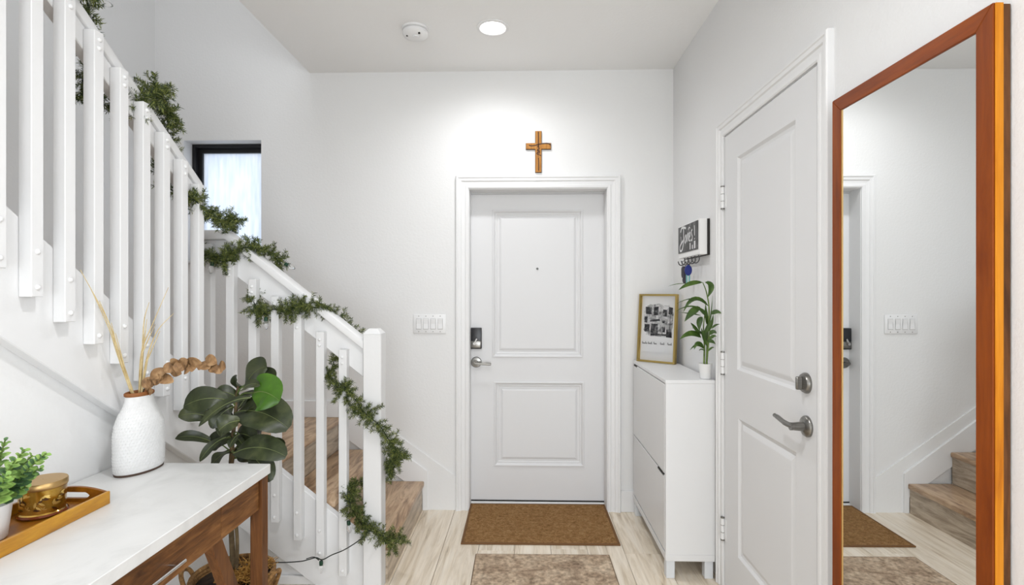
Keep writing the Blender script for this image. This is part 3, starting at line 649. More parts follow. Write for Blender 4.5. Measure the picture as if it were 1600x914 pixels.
# lucky bamboo on the cabinet
BAM=[((0.906, 2.71, 1.468), (0.836, 2.7, 1.474), (0.779, 2.69, 1.429), 0.0208),((0.827, 2.71, 1.462), (0.77, 2.7, 1.465), (0.725, 2.69, 1.447), 0.0037),((0.891, 2.63, 1.467), (0.94, 2.62, 1.461), (0.896, 2.61, 1.39), 0.0273),((0.929, 2.69, 1.347), (0.848, 2.68, 1.432), (0.797, 2.67, 1.318), 0.0243),((0.913, 2.67, 1.351), (0.859, 2.66, 1.414), (0.756, 2.65, 1.36), 0.0072),((0.904, 2.67, 1.324), (0.83, 2.66, 1.372), (0.753, 2.65, 1.321), 0.0072),((0.881, 2.67, 1.342), (0.842, 2.66, 1.33), (0.797, 2.65, 1.271), 0.0326),((0.893, 2.69, 1.299), (0.848, 2.68, 1.311), (0.773, 2.67, 1.316), 0.0061),((0.879, 2.63, 1.295), (0.852, 2.62, 1.278), (0.858, 2.61, 1.226), 0.0249),((0.886, 2.67, 1.189), (0.833, 2.66, 1.234), (0.772, 2.65, 1.181), 0.0277),((0.907, 2.67, 1.126), (0.868, 2.66, 1.18), (0.824, 2.65, 1.128), 0.0133),((0.888, 2.64, 1.147), (0.85, 2.63, 1.183), (0.835, 2.62, 1.134), 0.0203),((0.902, 2.57, 1.31), (0.918, 2.56, 1.333), (0.943, 2.55, 1.315), 0.0197),((0.902, 2.57, 1.24), (0.918, 2.56, 1.264), (0.935, 2.55, 1.263), 0.0093),((0.893, 2.57, 1.211), (0.907, 2.56, 1.235), (0.92, 2.55, 1.219), 0.0209),((0.887, 2.56, 1.189), (0.903, 2.55, 1.213), (0.916, 2.54, 1.205), 0.0139),((0.906, 2.65, 1.3), (0.882, 2.64, 1.325), (0.85, 2.63, 1.343), 0.0203),((0.916, 2.67, 1.252), (0.907, 2.66, 1.294), (0.9, 2.65, 1.36), 0.0157),((0.881, 2.67, 1.204), (0.848, 2.66, 1.24), (0.827, 2.65, 1.265), 0.0181),((0.893, 2.61, 1.22), (0.915, 2.6, 1.25), (0.918, 2.59, 1.309), 0.0153),((0.889, 2.59, 1.175), (0.903, 2.58, 1.188), (0.922, 2.57, 1.165), 0.0175),((0.897, 2.63, 1.171), (0.887, 2.62, 1.219), (0.901, 2.61, 1.267), 0.0178),((0.902, 2.63, 1.148), (0.876, 2.62, 1.196), (0.867, 2.61, 1.243), 0.0154),((0.892, 2.59, 1.128), (0.908, 2.58, 1.153), (0.916, 2.57, 1.148), 0.0094),((0.898, 2.65, 1.122), (0.877, 2.64, 1.141), (0.861, 2.63, 1.127), 0.0072),((0.901, 2.61, 1.249), (0.91, 2.6, 1.279), (0.915, 2.59, 1.402), 0.0059),((0.903, 2.65, 1.181), (0.877, 2.64, 1.224), (0.826, 2.63, 1.242), 0.012)]
bp_ = (.905, 2.664, CZ + .001)
t = thing('potted_bamboo', bp_, 'lucky bamboo in a small white pot on the shoe cabinet', 'plant')
MB().lathe([(.001, 0), (.024, 0), (.026, .003), (.033, .074), (.034, .076), (.031, .076), (.029, .066), (.001, .064)], bp_, 32, cap=False).build('pot', pot_white, t, 40)
MB().lathe([(.001, .0645), (.0285, .0655)], bp_, 20, cap=False).build('soil', soil, t)
for P in ([(.911, 2.664, 1.04), (.913, 2.66, 1.169), (.922, 2.66, 1.324), (.913, 2.67, 1.414), (.897, 2.68, 1.468)], [(.900, 2.67, 1.04), (.902, 2.67, 1.156), (.898, 2.67, 1.252), (.91, 2.67, 1.348)], [(.904, 2.65, 1.04), (.911, 2.635, 1.171), (.912, 2.61, 1.268)]):
    pts = catmull(P, 6); MB().tube(pts, [.0052 * (1 - .6 * i / len(pts)) for i in range(len(pts))], 8).build('stalk', bam_stem, t, 60)
for a, c, e, wd in BAM:
    leaf_mb(a, c, e, wd * 1.15, (random.uniform(-.5, .1), -1, random.uniform(.2, .9)), lance, .16, 0, 9).build('leaf', bam_leaf, t, 70)

# ------------------------------------------------------------------ mats
def rug(name, x0, x1, y0, y1, h, mt, me_, bw, lab, rot=0):
    c = ((x0 + x1) / 2, (y0 + y1) / 2, 0); t = thing(name, c, lab, 'door mat' if 'door' in name else 'rug')
    MB().box((x0 + bw, y0 + bw, .001), (x1 - bw, y1 - bw, h), .002).build('pile', mt, t)
    m = MB().box((x0, y0, .0005), (x1, y0 + bw, h * .9), .002).box((x0, y1 - bw, .0005), (x1, y1, h * .9), .002).box((x0, y0 + bw, .0005), (x0 + bw, y1 - bw, h * .9), .002).box((x1 - bw, y0 + bw, .0005), (x1, y1 - bw, h * .9), .002)
    m.build('binding', me_, t); t.rotation_euler.z = rot; return t
rug('door_mat', -.366, .530, 2.945, 3.505, .010, mat_brown, mat_edge, .014, 'brown door mat lying against the front door', R(.4))
rug('hall_rug', -.262, .457, 1.55, 2.83, .009, rug_taupe, rug_edge, .004, 'mottled taupe rug in front of the brown door mat', R(.6))

# ------------------------------------------------------------------ console table
t = thing('console_table', (-1.19, 1.2, 0), 'console table with white stone top and walnut trestle legs', 'table')
TZ = .80
MB().box((-1.456, .55, TZ - .034), (-.915, 1.862, TZ), .002).build('table_top', quartz, t)
MB().box((-.957, 1.586, .655), (-.932, 1.812, TZ - .034), .001).build('apron', desk_wood, t)
dr = MB().box((-.957, .86, .656), (-.931, 1.583, TZ - .036), .002).build('drawer', desk_wood, t)
MB().box((-.957, .595, .655), (-.932, .857, TZ - .034), .001).build('apron', desk_wood, t)
MB().tube([(-.906, 1.045, .70), (-.906, 1.375, .70)], .005, 10).tube([(-.931, 1.07, .70), (-.906, 1.07, .70)], .004, 8).tube([(-.931, 1.35, .70), (-.906, 1.35, .70)], .004, 8).build('handle', chrome, dr, 40)
MB().box((-1.445, 1.80, .655), (-.965, 1.82, TZ - .034), .001).build('end_apron', desk_wood, t)
MB().box((-1.45, .595, .655), (-1.43, 1.815, TZ - .034), .001).build('back_apron', desk_wood, t)
for x in (-.965, -1.45):
    for y in (1.815, .556): MB().box((x, y, 0), (x + .043, y + .043, TZ - .034), .002).build('leg', desk_wood_z, t)
    MB().bar((x + .017, 1.560, .668), (x + .017, 1.815, .13), .052, .030, (1, 0, 0), .002).build('brace', desk_wood_z, t)
    MB().bar((x + .017, .855, .668), (x + .017, .60, .13), .052, .030, (1, 0, 0), .002).build('brace', desk_wood_z, t)

# tray
t = thing('serving_tray', (-1.305, 1.19, TZ), 'orange bamboo serving tray with handle slots on the console table', 'tray')
tx0, tx1, ty0, ty1 = -1.402, -1.208, .90, 1.497; tz = TZ + .0005
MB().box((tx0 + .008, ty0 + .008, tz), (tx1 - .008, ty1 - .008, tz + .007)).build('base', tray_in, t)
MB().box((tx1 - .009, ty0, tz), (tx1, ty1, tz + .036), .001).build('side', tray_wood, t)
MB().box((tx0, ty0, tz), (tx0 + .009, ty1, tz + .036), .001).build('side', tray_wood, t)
def tray_end(y0, y1):
    # curved top with a rounded slot, as strips in X
    n = 28; m = MB(); xc = (tx0 + tx1) / 2; hwid = (tx1 - tx0) / 2 - .009
    top = lambda x: tz + .036 + .014 * max(0, 1 - ((x - xc) / hwid) ** 2)
    V = []; bm = bmesh.new()
    def slot(x):
        q = abs(x - xc)
        if q >= .040: return None
        e = .009 if q < .031 else .009 * math.sqrt(max(0, 1 - ((q - .031) / .009) ** 2)); return (tz + .026 - e, tz + .026 + e)
    xs = [xc - hwid + 2 * hwid * i / n for i in range(n + 1)]
    for i in range(n):
        a, b2 = xs[i], xs[i + 1]; s0, s1 = slot(a), slot(b2)
        segs = []
        if s0 is None and s1 is None: segs = [((tz, top(a)), (tz, top(b2)))]
        else:
            s0 = s0 or (tz + .026, tz + .026); s1 = s1 or (tz + .026, tz + .026)
            segs = [((tz, s0[0]), (tz, s1[0])), ((s0[1], top(a)), (s1[1], top(b2)))]
        for (p, q), (r_, s_) in segs: m.prism([(a, p), (b2, r_), (b2, s_), (a, q)], 'y', y0, y1)
    return m
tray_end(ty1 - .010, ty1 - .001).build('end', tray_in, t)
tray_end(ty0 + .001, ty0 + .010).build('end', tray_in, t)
# candle
cc = (-1.322, 1.405, tz + .007)
t = thing('candle_jar', cc, 'amber and gold lidded candle jar on the tray', 'candle')
MB().lathe([(.001, 0), (.050, 0), (.053, .004), (.053, .010), (.049, .014), (.050, .020), (.052, .076), (.001, .076)], cc, 40, cap=False).build('glass', amber, t, 40)
MB().lathe([(.0525, .003), (.0555, .006), (.0525, .011)], cc, 40, cap=False).build('foot_ring', mat('amber_foot', srgb(112, 52, 20), .2, .2), t, 40)
MB().lathe([(.001, .0765), (.0535, .0765), (.0545, .079), (.0545, .091), (.053, .094), (.001, .095)], cc, 40, cap=False).build('lid', gold_dull, t, 40)
rl_ = random.Random(5)
def orn(az, z, ang, ln, wd, mt):
    r_ = .0523; P3 = lambda u, v: (cc[0] + r_ * math.sin(az + u / r_), cc[1] - r_ * math.cos(az + u / r_), cc[2] + z + v)
    m = MB(); V = []; k = 7
    for i in range(k):
        s_ = i / (k - 1); h = math.sin(math.pi * s_) * wd / 2
        for sg in (1, -1): V.append(P3(math.cos(ang) * ln * s_ - math.sin(ang) * h * sg, math.sin(ang) * ln * s_ + math.cos(ang) * h * sg))
    m.add(V, [(2 * i, 2 * i + 1, 2 * i + 3, 2 * i + 2) for i in range(k - 1)]).build('relief_leaf', mt, t)
for az0 in (-.3, .55, 1.3):
    for k in range(9):
        s_ = k / 8; orn(az0 + s_ * .45 - .2, .028 + s_ * .036, rl_.uniform(.1, 1.5) if k % 2 else rl_.uniform(-.9, .2), .017, .006, amber_lite if k % 3 else amber_dark)
for az, z in ((.1, .030), (.75, .026), (1.2, .034), (-.5, .05)):
    for k in range(3): orn(az - .0, z, k * math.pi / 3, .009, .003, amber_lite)

# eucalyptus in white pot
EUC=[((-1.299, 1.258, 0.885), (-1.268, 1.248, 1.055)),((-1.285, 1.258, 0.892), (-1.22, 1.248, 1.031)),((-1.287, 1.268, 0.892), (-1.175, 1.258, 1.019)),((-1.31, 1.286, 0.873), (-1.213, 1.286, 0.973)),((-1.283, 1.239, 0.9), (-1.276, 1.229, 1.035)),((-1.265, 1.229, 0.895), (-1.214, 1.219, 1.015)),((-1.26, 1.22, 0.895), (-1.212, 1.2, 0.985)),((-1.3, 1.277, 0.88), (-1.24, 1.277, 0.927)),((-1.313, 1.258, 0.885), (-1.331, 1.248, 1.012)),((-1.29, 1.25, .89), (-1.25, 1.30, 1.0))]
pc = (-1.314, 1.25, tz + .0075)
t = thing('potted_eucalyptus', pc, 'artificial eucalyptus in a white pot at the left edge', 'plant')
MB().lathe([(.001, 0), (.033, 0), (.036, .004), (.045, .084), (.046, .086), (.042, .086), (.040, .074), (.001, .072)], pc, 32, cap=False).build('pot', pot_white, t, 40)
MB().lathe([(.001, .0725), (.039, .0735)], pc, 20, cap=False).build('soil', soil, t)
er = random.Random(11)
for a, e in EUC:
    a = Vector(a) + Vector((-.022, 0, 0)); e = Vector(e); a.z = pc[2] + .072; md = (a + e) / 2 + Vector((0, 0, .02))
    MB().tube([bez(a, md, e, i / 8) for i in range(9)], .0016, 6).build('stem', bam_stem, t, 60)
    L = (e - a).length; k = max(5, int(L / .013))
    for i in range(k):
        s_ = .22 + .78 * (i + .5) / k; c = bez(a, md, e, s_); tg = (bez(a, md, e, min(1, s_ + .05)) - bez(a, md, e, s_ - .05)).normalized()
        for sg in (0, 1):
            az = i * 1.57 + sg * math.pi + er.uniform(-.3, .3); o1 = tg.orthogonal().normalized(); o2 = tg.cross(o1)
            out = o1 * math.cos(az) + o2 * math.sin(az)
            sz = .034 * (1.12 - .80 * s_) * er.uniform(.85, 1.15)
            dirv = (out + tg * .55).normalized()
            leaf_mb(c, c + dirv * sz * .5 + tg * .002, c + dirv * sz, sz * .82, (tg + Vector((0, -.3, .3))), ovate, .06, 0, 4).build('leaf', euc_leaf if (er.random() < .35 + .5 * s_) else euc_dark, t, 70)

# vase with dried stems
vc = (-1.338, 1.786, TZ + .0005)
t = thing('white_vase', vc, 'white textured oval vase with brown rim on the console table', 'vase')
VP = [(.001, .006), (.96, .006), (1.0, .012), (1.02, .05), (1.02, .13), (.97, .165), (.84, .195), (.66, .220), (.58, .238), (.555, .258), (.56, .262)]
AX, AY = .056, .088
rz = R(-8)
MB().lathe([(r_ , z) for r_, z in VP], vc, 48, AX, AY, rz, cap=False).build('body', ceramic, t, 50)
MB().lathe([(.001, 0), (.97, 0), (.985, .007), (.001, .007)], vc, 48, AX, AY, rz, cap=False).build('foot', foot_brown, t, 50)
MB().lathe([(.55, .258), (.60, .262), (.60, .269), (.55, .272), (.48, .268), (.46, .24), (.001, .235)], vc, 40, AX, AY, rz, cap=False).build('rim', rim_brown, t, 50)
# raised weave pattern on the body
m = MB()
def rad(z):
    for (r0, z0), (r1, z1) in zip(VP, VP[1:]):
        if z0 <= z <= z1: return r0 + (r1 - r0) * (z - z0) / max(1e-6, z1 - z0)
    return VP[-1][0]
for row in range(22):
    z = .020 + row * .0102
    for j in range(44):
        a = 2 * math.pi * (j + .5 * (row % 2)) / 44; r_ = rad(z)
        def pp(da, dz, k):
            aa = a + da; q = rad(z + dz) * k; x = q * AX * math.cos(aa); y = q * AY * math.sin(aa)
            return (vc[0] + x * math.cos(rz) - y * math.sin(rz), vc[1] + x * math.sin(rz) + y * math.cos(rz), vc[2] + z + dz)
        m.add([pp(-.055, -.002, 1.0), pp(0, -.0045, 1.0), pp(.055, .002, 1.0), pp(0, .0045, 1.0), pp(0, 0, 1.016)], [(0, 1, 4), (1, 2, 4), (2, 3, 4), (3, 0, 4)])
tag(m.build('weave_relief', ceramic, t), kind='stuff')
GRS = {'tallest dried straw stem leaning left out of the vase': [(-1.355, 1.79, 1.03), (-1.364, 1.73, 1.189), (-1.353, 1.67, 1.316), (-1.369, 1.58, 1.484)],
 'second dried straw stem leaning left, just below the tallest': [(-1.36, 1.795, 1.03), (-1.375, 1.74, 1.193), (-1.377, 1.7, 1.298), (-1.376, 1.62, 1.438)],
 'shortest of the three straw stems leaning left in the vase': [(-1.35, 1.79, 1.03), (-1.365, 1.75, 1.158), (-1.363, 1.7, 1.281), (-1.375, 1.66, 1.387)],
 'tallest dried straw stem leaning right out of the vase': [(-1.343, 1.79, 1.03), (-1.335, 1.792, 1.205), (-1.296, 1.792, 1.304), (-1.24, 1.792, 1.432)],
 'dried straw stem leaning furthest right above the brown leaves': [(-1.335, 1.785, 1.03), (-1.317, 1.792, 1.181), (-1.285, 1.801, 1.28), (-1.235, 1.811, 1.341)],
 'nearly upright dried straw stem in the middle of the vase': [(-1.346, 1.80, 1.03), (-1.345, 1.811, 1.232), (-1.339, 1.811, 1.321), (-1.322, 1.811, 1.38)]}
for lab, P in GRS.items():
    pts = catmull(P, 8); n = len(pts)
    g = thing('dried_grass_stem', P[0], lab, 'dried grass', 'dried straw stems in the vase')
    MB().tube(pts, [.0032 * (1 - .78 * i / n) for i in range(n)], 6).build('stalk', straw, g, 60)
    s0 = pts[n // 3]; s1 = pts[2 * n // 3] + Vector((.012, -.004, .0)); MB().tube([pts[2], s0 + Vector((.006, -.004, 0)), s1], [.0034, .0022, .0008], 6).build('blade', straw, g, 60)
DRY=[((-1.325, 1.79, 1.088), (-1.286, 1.77, 1.103)),((-1.283, 1.79, 1.112), (-1.313, 1.77, 1.092)),((-1.247, 1.79, 1.147), (-1.286, 1.77, 1.121)),((-1.277, 1.79, 1.123), (-1.21, 1.77, 1.109)),((-1.259, 1.79, 1.135), (-1.269, 1.77, 1.098)),((-1.236, 1.79, 1.147), (-1.181, 1.77, 1.138)),((-1.212, 1.79, 1.164), (-1.234, 1.77, 1.144)),((-1.194, 1.79, 1.164), (-1.21, 1.77, 1.181)),((-1.182, 1.79, 1.17), (-1.192, 1.77, 1.147)),((-1.176, 1.79, 1.153), (-1.154, 1.77, 1.147)),((-1.173, 1.79, 1.17), (-1.111, 1.77, 1.173)),((-1.147, 1.79, 1.17), (-1.14, 1.77, 1.15)),((-1.117, 1.79, 1.17), (-1.081, 1.77, 1.156)),((-1.105, 1.79, 1.188), (-1.058, 1.77, 1.173)),((-1.088, 1.79, 1.171), (-1.058, 1.77, 1.144)),((-1.064, 1.79, 1.159), (-1.043, 1.77, 1.142)),((-1.105, 1.79, 1.173), (-1.113, 1.77, 1.156)),((-1.194, 1.79, 1.153), (-1.16, 1.77, 1.184)),((-1.295, 1.79, 1.1), (-1.251, 1.77, 1.126)),((-1.313, 1.79, 1.076), (-1.281, 1.77, 1.077)),((-1.058, 1.79, 1.162), (-1.029, 1.77, 1.156))]
dst = [(-1.34, 1.79, 1.04), (-1.314, 1.792, 1.094), (-1.249, 1.792, 1.135), (-1.184, 1.792, 1.161), (-1.112, 1.792, 1.17), (-1.053, 1.792, 1.153)]
t = thing('dried_eucalyptus_branch', dst[0], 'brown dried leaf branch arching right out of the vase', 'dried branch')
MB().tube(catmull(dst, 6), .0022, 6).build('stem', fig_stem, t, 60)
for i, (a, e) in enumerate(DRY):
    a = Vector(a); e = Vector(e); d = e - a; c = (a + e) / 2; d = d.normalized() * max(d.length, .042) * 1.12; a = c - d / 2; e = c + d / 2
    leaf_mb(a, (a + e) / 2 + Vector((0, -.012, .004)), e, .040, (random.uniform(-.4, .4), -1, random.uniform(-.2, .7)), ovate, .10, .02, 7, .15).build('leaf', dried, t, 70)

# ------------------------------------------------------------------ fiddle-leaf fig in a basket
FIG=[((-1.093, 2.017, 1.049), (-0.98, 1.967, 1.133), 0.08),((-1.062, 2.054, 1.065), (-0.962, 2.004, 1.084), 0.051),((-1.03, 1.962, 1.035), (-0.905, 1.912, 1.015), 0.108),((-1.138, 1.98, 1.002), (-1.278, 1.93, 0.988), 0.078),((-1.16, 2.072, 1.008), (-1.246, 2.022, 1.004), 0.033),((-1.265, 2.10, 0.902), (-1.365, 2.03, 0.928), 0.05),((-1.032, 1.944, 1.02), (-1.197, 1.894, 0.924), 0.032),((-1.116, 1.999, 0.952), (-0.889, 1.949, 0.904), 0.121),((-1.064, 1.925, 0.938), (-1.111, 1.875, 0.914), 0.056),((-1.234, 2.054, 0.817), (-1.359, 2.004, 0.849), 0.033),((-1.136, 1.962, 0.865), (-1.205, 1.912, 0.79), 0.027),((-1.096, 1.944, 0.81), (-0.873, 1.894, 0.816), 0.077),((-1.017, 1.916, 0.813), (-0.925, 1.886, 0.729), 0.065),((-1.087, 2.091, 0.787), (-1.039, 2.041, 0.855), 0.069),((-1.049, 2.072, 0.771), (-0.938, 2.022, 0.809), 0.055),((-1.14, 2.054, 1.028), (-1.117, 2.004, 1.082), 0.038),((-1.137, 2.017, 0.923), (-1.158, 1.967, 0.866), 0.053),((-1.084, 1.98, 1.04), (-0.988, 1.93, 1.07), 0.029),((-1.084, 1.962, 0.878), (-1.094, 1.912, 0.84), 0.031),((-1.121, 1.999, 0.857), (-1.056, 1.949, 0.829), 0.024),((-1.181, 2.036, 0.924), (-1.218, 1.986, 0.925), 0.043),((-1.133, 2.091, 0.911), (-1.061, 2.041, 0.957), 0.049)]
fst = [(-1.167, 2.07, .28), (-1.181, 2.07, .60), (-1.157, 2.042, .812), (-1.135, 2.024, .927), (-1.13, 2.024, 1.004), (-1.123, 2.024, 1.048)]
bc = (-1.172, 2.075, 0)
t = thing('plant_basket', bc, 'woven rope basket with two handles behind the table leg', 'basket')
m = MB()
for k in range(19):  # coiled rope rows
    z = .008 + k * .0155; r_ = .110 + .040 * math.sin(min(1, z / .36) * math.pi * .62)
    m.tube([(bc[0] + r_ * math.cos(a * math.pi / 20), bc[1] + r_ * math.sin(a * math.pi / 20), z) for a in range(41)], .0092, 6, False)
m.build('coiled_wall', rope, t, 60)
MB().lathe([(.001, .004), (.12, .004)], bc, 24, cap=False).build('base', rope, t)
for sg in (-1, 1):
    P = [(bc[0] + sg * .145, bc[1] - .04, .25), (bc[0] + sg * .175, bc[1] - .035, .33), (bc[0] + sg * .188, bc[1], .342), (bc[0] + sg * .180, bc[1] + .035, .315), (bc[0] + sg * .145, bc[1] + .04, .22)]
    P = [(x, y - .02, z - .03) for x, y, z in P]
    MB().tube(catmull(P, 6), .0085, 8).build('handle', rope, t, 60)
t = thing('fiddle_leaf_fig', (bc[0], bc[1], .24), 'fiddle-leaf fig plant behind the end of the console table', 'plant')
MB().lathe([(.001, .275), (.08, .278), (.136, .262), (.136, .25), (.001, .24)], bc, 28, cap=False).build('moss', soil, t, 40)
m = MB(); sr = random.Random(2)
for k in range(260):
    a = sr.uniform(-1.3, .5); r_ = sr.uniform(.03, .125); x = bc[0] + r_ * math.cos(a); y = bc[1] + r_ * math.sin(a); z = .284 + sr.uniform(0, .03)
    d = Vector((sr.uniform(-1, 1), sr.uniform(-1, 1), sr.uniform(-.3, .5))).normalized() * .03
    m.tube([(x, y, z), Vector((x, y, z)) + d + Vector((0, 0, .004)), Vector((x, y, z)) + 2 * d], .0013, 3, False)
tag(m.build('straw_filling', basket_fill, t), kind='stuff')
pts = catmull(fst, 6); MB().tube(pts, [.011 * (1 - .6 * i / len(pts)) for i in range(len(pts))], 8).build('trunk', fig_stem, t, 60)
MB().tube(catmull([(-1.15, 2.06, .28), (-1.145, 2.055, .45), (-1.165, 2.05, .66), (-1.15, 2.04, .80)], 6), .007, 8).build('trunk', fig_stem, t, 60)
lr = random.Random(4)
EXTRA = [((-1.12, 2.03, .93), (-1.03, 2.0, .99), .060), ((-1.14, 2.03, .90), (-1.25, 2.02, .95), .056), ((-1.13, 2.02, .86), (-1.03, 1.98, .85), .060), ((-1.15, 2.04, .84), (-1.26, 2.05, .80), .058), ((-1.12, 2.03, 1.0), (-1.20, 2.0, 1.03), .045), ((-1.15, 2.05, .80), (-1.06, 2.03, .76), .060), ((-1.16, 2.05, .79), (-1.22, 2.0, .74), .05), ((-1.13, 2.03, .95), (-1.07, 2.06, 1.02), .05), ((-1.14, 2.02, .97), (-1.19, 1.96, .90), .05)]
fig_rib = mat('fig_midrib', srgb(112, 122, 74), .5)
for i, (a, e, wd) in enumerate(FIG + EXTRA):
    a = Vector(a); e = Vector(e); L = (e - a).length
    # petiole from the trunk
    c = min(pts, key=lambda q: (q - a).length + abs(q.z - a.z + .03))
    MB().tube([c, (c + a) / 2 + Vector((0, 0, .008)), a], [.003, .0025, .002], 6).build('petiole', bam_stem, t, 60)
    md = (a + e) / 2 + Vector((0, -.012, .26 * L))
    if i == 2: nv = (.1, -1, .2)
    else: nv = (lr.uniform(-.8, .8), -1, lr.uniform(.3, 1.5))
    fo = lr.uniform(.06, .22); wv = lr.uniform(.04, .09)
    lf = leaf_mb(a, md, e, wd * 1.45, nv, fiddle, fo, wv, 14, .10).build('leaf', fig_backlit if i in (2,) else fig_leaf, t, 75)
    nq = Vector(nv).normalized(); off = nq * .0006
    MB().tube([bez(a, md, e, k / 10) + off for k in range(11)], [.0019 * (1 - .085 * k) for k in range(11)], 5).build('midrib', fig_rib, lf, 60)

# ------------------------------------------------------------------ garland with clear bulbs
G = [(-1.405, 1.44, 2.50), (-1.40, 1.52, 2.40), (-1.395, 1.60, 2.345), (-1.42, 1.655, 2.385), (-1.475, 1.74, 2.33), (-1.51, 1.78, 2.20), (-1.515, 1.76, 2.13), (-1.515, 1.85, 2.09), (-1.48, 1.88, 2.075), (-1.415, 1.88, 2.095), (-1.405, 1.92, 2.14), (-1.42, 1.98, 2.199), (-1.435, 2.06, 2.16), (-1.49, 2.15, 2.08), (-1.512, 2.18, 2.0), (-1.52, 2.14, 1.91), (-1.48, 2.17, 1.84), (-1.41, 2.14, 1.82), (-1.385, 2.18, 1.795), (-1.385, 2.27, 1.765), (-1.404, 2.40, 1.752), (-1.428, 2.53, 1.762), (-1.51, 2.59, 1.72), (-1.545, 2.52, 1.619), (-1.483, 2.44, 1.594), (-1.427, 2.45, 1.565), (-1.387, 2.455, 1.614), (-1.314, 2.475, 1.632), (-1.283, 2.56, 1.622), (-1.231, 2.60, 1.58), (-1.251, 2.58, 1.502), (-1.315, 2.56, 1.42), (-1.297, 2.47, 1.383), (-1.249, 2.45, 1.31), (-1.2, 2.45, 1.334), (-1.123, 2.452, 1.334), (-1.049, 2.455, 1.346), (-.995, 2.462, 1.345), (-.960, 2.51, 1.352), (-.908, 2.585, 1.279), (-.84, 2.58, 1.20), (-.916, 2.56, 1.125), (-.944, 2.55, 1.06), (-.932, 2.5, 1.007), (-.843, 2.44, .969), (-.793, 2.435, .91), (-.749, 2.43, .855), (-.683, 2.43, .798), (-.641, 2.44, .73), (-.625, 2.5, .671), (-.646, 2.57, .555), (-.734, 2.585, .5), (-.811, 2.575, .481), (-.833, 2.5, .479), (-.827, 2.445, .439), (-.793, 2.435, .371), (-.743, 2.43, .314), (-.683, 2.43, .291), (-.628, 2.45, .247), (-.587, 2.48, .257)]
# sprig sizes along the path (0 = bare wire)
DEN = {0: .8, 1: .7, 2: .8, 3: .7, 4: .35, 5: .8, 6: .9, 7: .5, 8: .6, 9: .9, 10: 1.1, 11: 1.2, 12: 1.0, 13: .8, 14: .4, 15: .8, 16: .4, 17: .9, 18: .9, 19: .7, 20: .8, 21: 1.0, 22: .4, 23: .5, 24: 1.0, 25: 1.1, 26: 1.1, 27: 1.1, 28: .8, 29: .9, 30: .2, 31: .3, 32: 1.0, 33: 1.15, 34: .6, 35: .95, 36: 1.05, 37: 1.0, 38: .5, 39: .8, 40: .35, 41: .3, 42: .8, 43: .8, 44: .7, 45: .9, 46: 1.1, 47: .5, 48: .6, 49: 1.25, 50: 1.1, 51: .3, 52: .5, 53: 1.0, 54: 1.0, 55: 1.0, 56: .9, 57: 1.05, 58: 1.05, 59: .9}
t = thing('christmas_garland', (-1.1, 2.45, .2), 'green pine garland wound around the stair railings and newel', 'garland')
gp = catmull(G, 10)
MB().tube(gp, .0022, 6).build('wire', wire_green, t, 60)
gr = random.Random(21); m = MB()
def needles(p, q, n, ln):
    ax = (q - p); L = ax.length; ax = ax / L; o1 = ax.orthogonal().normalized(); o2 = ax.cross(o1)
    for i in range(n):
        s_ = i / n; a = gr.uniform(0, 6.283); out = (o1 * math.cos(a) + o2 * math.sin(a)); d = (out * .8 + ax * gr.uniform(.2, .8)).normalized()
        b0 = p + ax * L * s_; l_ = ln * gr.uniform(.7, 1.15); sd = d.cross(Vector((gr.uniform(-1, 1), gr.uniform(-1, 1), gr.uniform(-1, 1)))); 
        if sd.length < 1e-4: continue
        sd = sd.normalized() * .00105
        m.mi = 1 if gr.random() < .42 else 0
        m.add([b0 - sd * .7, b0 + sd * .7, b0 + d * l_ * .6 + sd, b0 + d * l_, b0 + d * l_ * .6 - sd], [(0, 1, 2, 3, 4)])
acc = 0; step = .0042
for i in range(len(gp) - 1):
    a, b2 = gp[i], gp[i + 1]; L = (b2 - a).length; dn = DEN.get(i // 10, .8) * (1 - (i % 10) / 10) + DEN.get(i // 10 + 1, .8) * (i % 10) / 10
    tg = (b2 - a).normalized() if L > 0 else Vector((0, 0, 1)); acc += L
    while acc > step:
        acc -= step
        if gr.random() > .25 + .75 * dn: continue
        o1 = tg.orthogonal().normalized(); o2 = tg.cross(o1); ph = gr.uniform(0, 6.28)
        out = o1 * math.cos(ph) + o2 * math.sin(ph); d = (out * gr.uniform(.5, 1.0) + tg * gr.uniform(-.6, .9)).normalized()
        ln = gr.uniform(.030, .070) * (.45 + .6 * dn); p = a + (b2 - a) * gr.random()
        needles(p, p + d * ln, int(ln * 1250), .0185)
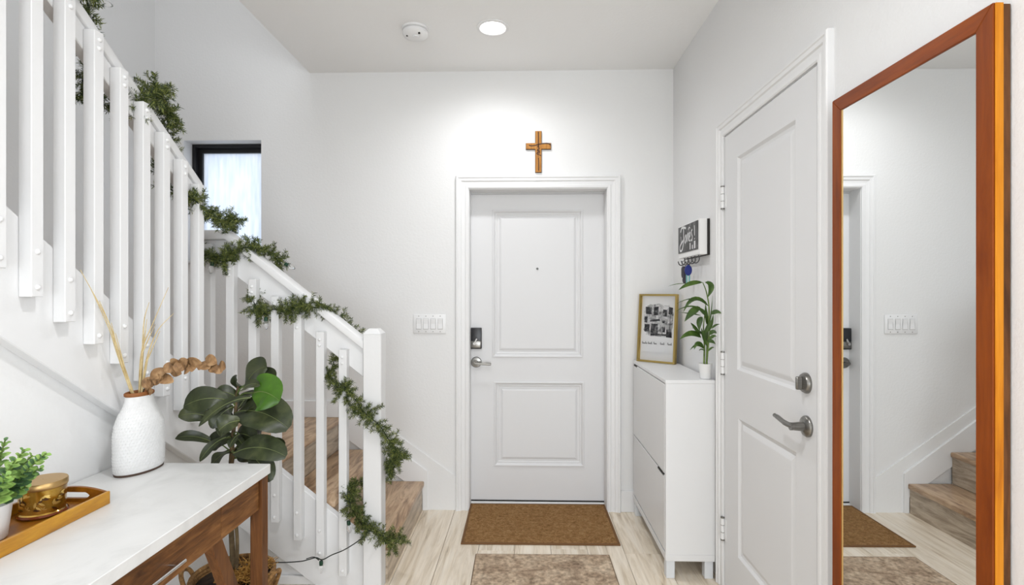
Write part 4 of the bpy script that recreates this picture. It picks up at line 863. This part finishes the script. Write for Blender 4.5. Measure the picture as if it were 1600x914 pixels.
# longer sprigs that stand out of the garland
for p, q in (((-1.42, 1.98, 2.20), (-1.42, 1.975, 2.255)), ((-1.42, 2.0, 2.2), (-1.40, 2.04, 2.235)), ((-1.43, 2.06, 2.16), (-1.43, 2.15, 2.10)), ((-1.404, 1.88, 2.10), (-1.39, 1.90, 2.05)), ((-1.427, 2.45, 1.565), (-1.42, 2.45, 1.50)), ((-1.25, 2.45, 1.31), (-1.262, 2.45, 1.255)), ((-1.23, 2.45, 1.32), (-1.225, 2.45, 1.27)), ((-1.12, 2.452, 1.334), (-1.10, 2.452, 1.275)), ((-1.07, 2.452, 1.345), (-1.045, 2.46, 1.40)), ((-.93, 2.5, 1.007), (-.955, 2.48, 1.01)), ((-.85, 2.44, .97), (-.90, 2.44, .90)), ((-.85, 2.44, .93), (-.80, 2.45, .86)), ((-.63, 2.44, .73), (-.585, 2.46, .70)), ((-.64, 2.47, .67), (-.59, 2.47, .65)), ((-.65, 2.49, .62), (-.60, 2.49, .60)), ((-.645, 2.50, .60), (-.65, 2.50, .53)), ((-.74, 2.43, .70 + .155), (-.665, 2.43, .89)), ((-.587, 2.48, .257), (-.57, 2.46, .262)), ((-.628, 2.45, .247), (-.645, 2.45, .18)), ((-.743, 2.43, .314), (-.77, 2.43, .245)), ((-1.31, 2.48, 1.63), (-1.355, 2.50, 1.69)), ((-1.33, 2.48, 1.63), (-1.30, 2.52, 1.68)), ((-1.24, 2.59, 1.58), (-1.19, 2.60, 1.60)), ((-1.42, 2.5, 1.76), (-1.36, 2.53, 1.77)), ((-.84, 2.58, 1.20), (-.80, 2.58, 1.235)), ((-.827, 2.445, .439), (-.86, 2.44, .46)), ((-.83, 2.44, .41), (-.865, 2.44, .39)), ((-1.297, 2.46, 1.37), (-1.325, 2.455, 1.395)), ((-1.515, 1.78, 2.17), (-1.51, 1.76, 2.06))):
    p, q = Vector(p), Vector(q); needles(p, q, int((q - p).length * 2400), .0185)
tag(m.build('needles', [needle_a, needle_b], t), kind='stuff')
# bulbs (socket + clear bulb)
def bulb(p, d, s=1.0):
    p = Vector(p); d = Vector(d).normalized()
    k = MB().lathe([(.0075 * s, 0), (.0085 * s, .002), (.0085 * s, .016 * s), (.007 * s, .02 * s)], p, 14, axis=d).build('socket', socket_green, t, 40)
    MB().lathe([(.0065 * s, .018 * s), (.0105 * s, .026 * s), (.0118 * s, .034 * s), (.009 * s, .046 * s), (.004 * s, .056 * s), (.0005, .058 * s)], p, 16, axis=d, cap=False).build('bulb', bulb_glass, k, 60)
bulb((-1.474, 2.435, 1.56), (-.1, -.1, -1)); bulb((-1.20, 2.59, 1.56), (1, 0, -.5)); bulb((-1.222, 2.44, 1.30), (.1, -.1, -1))
bulb((-.826, 2.43, .35), (.15, -.05, -1)); bulb((-.951, 2.42, .166), (0, 0, -1)); bulb((-1.45, 1.72, 2.40), (.8, .5, -.2)); bulb((-1.49, 2.15, 2.13), (.3, .2, 1))
MB().tube(catmull([(-.755, 2.43, .275), (-.80, 2.42, .245), (-.851, 2.42, .215), (-.90, 2.42, .195), (-.945, 2.42, .172), (-.974, 2.42, .181), (-1.01, 2.42, .172), (-1.047, 2.42, .163), (-1.12, 2.42, .157), (-1.207, 2.42, .155), (-1.294, 2.43, .140), (-1.38, 2.46, .10), (-1.44, 2.48, .01)], 6), .0026, 8).build('cord', cord_dark, t, 60)
MB().tube(catmull([(-.96, 2.418, .17), (-.985, 2.418, .185), (-1.02, 2.418, .176)], 5), .0022, 6).build('cord', cord_dark, t, 60)
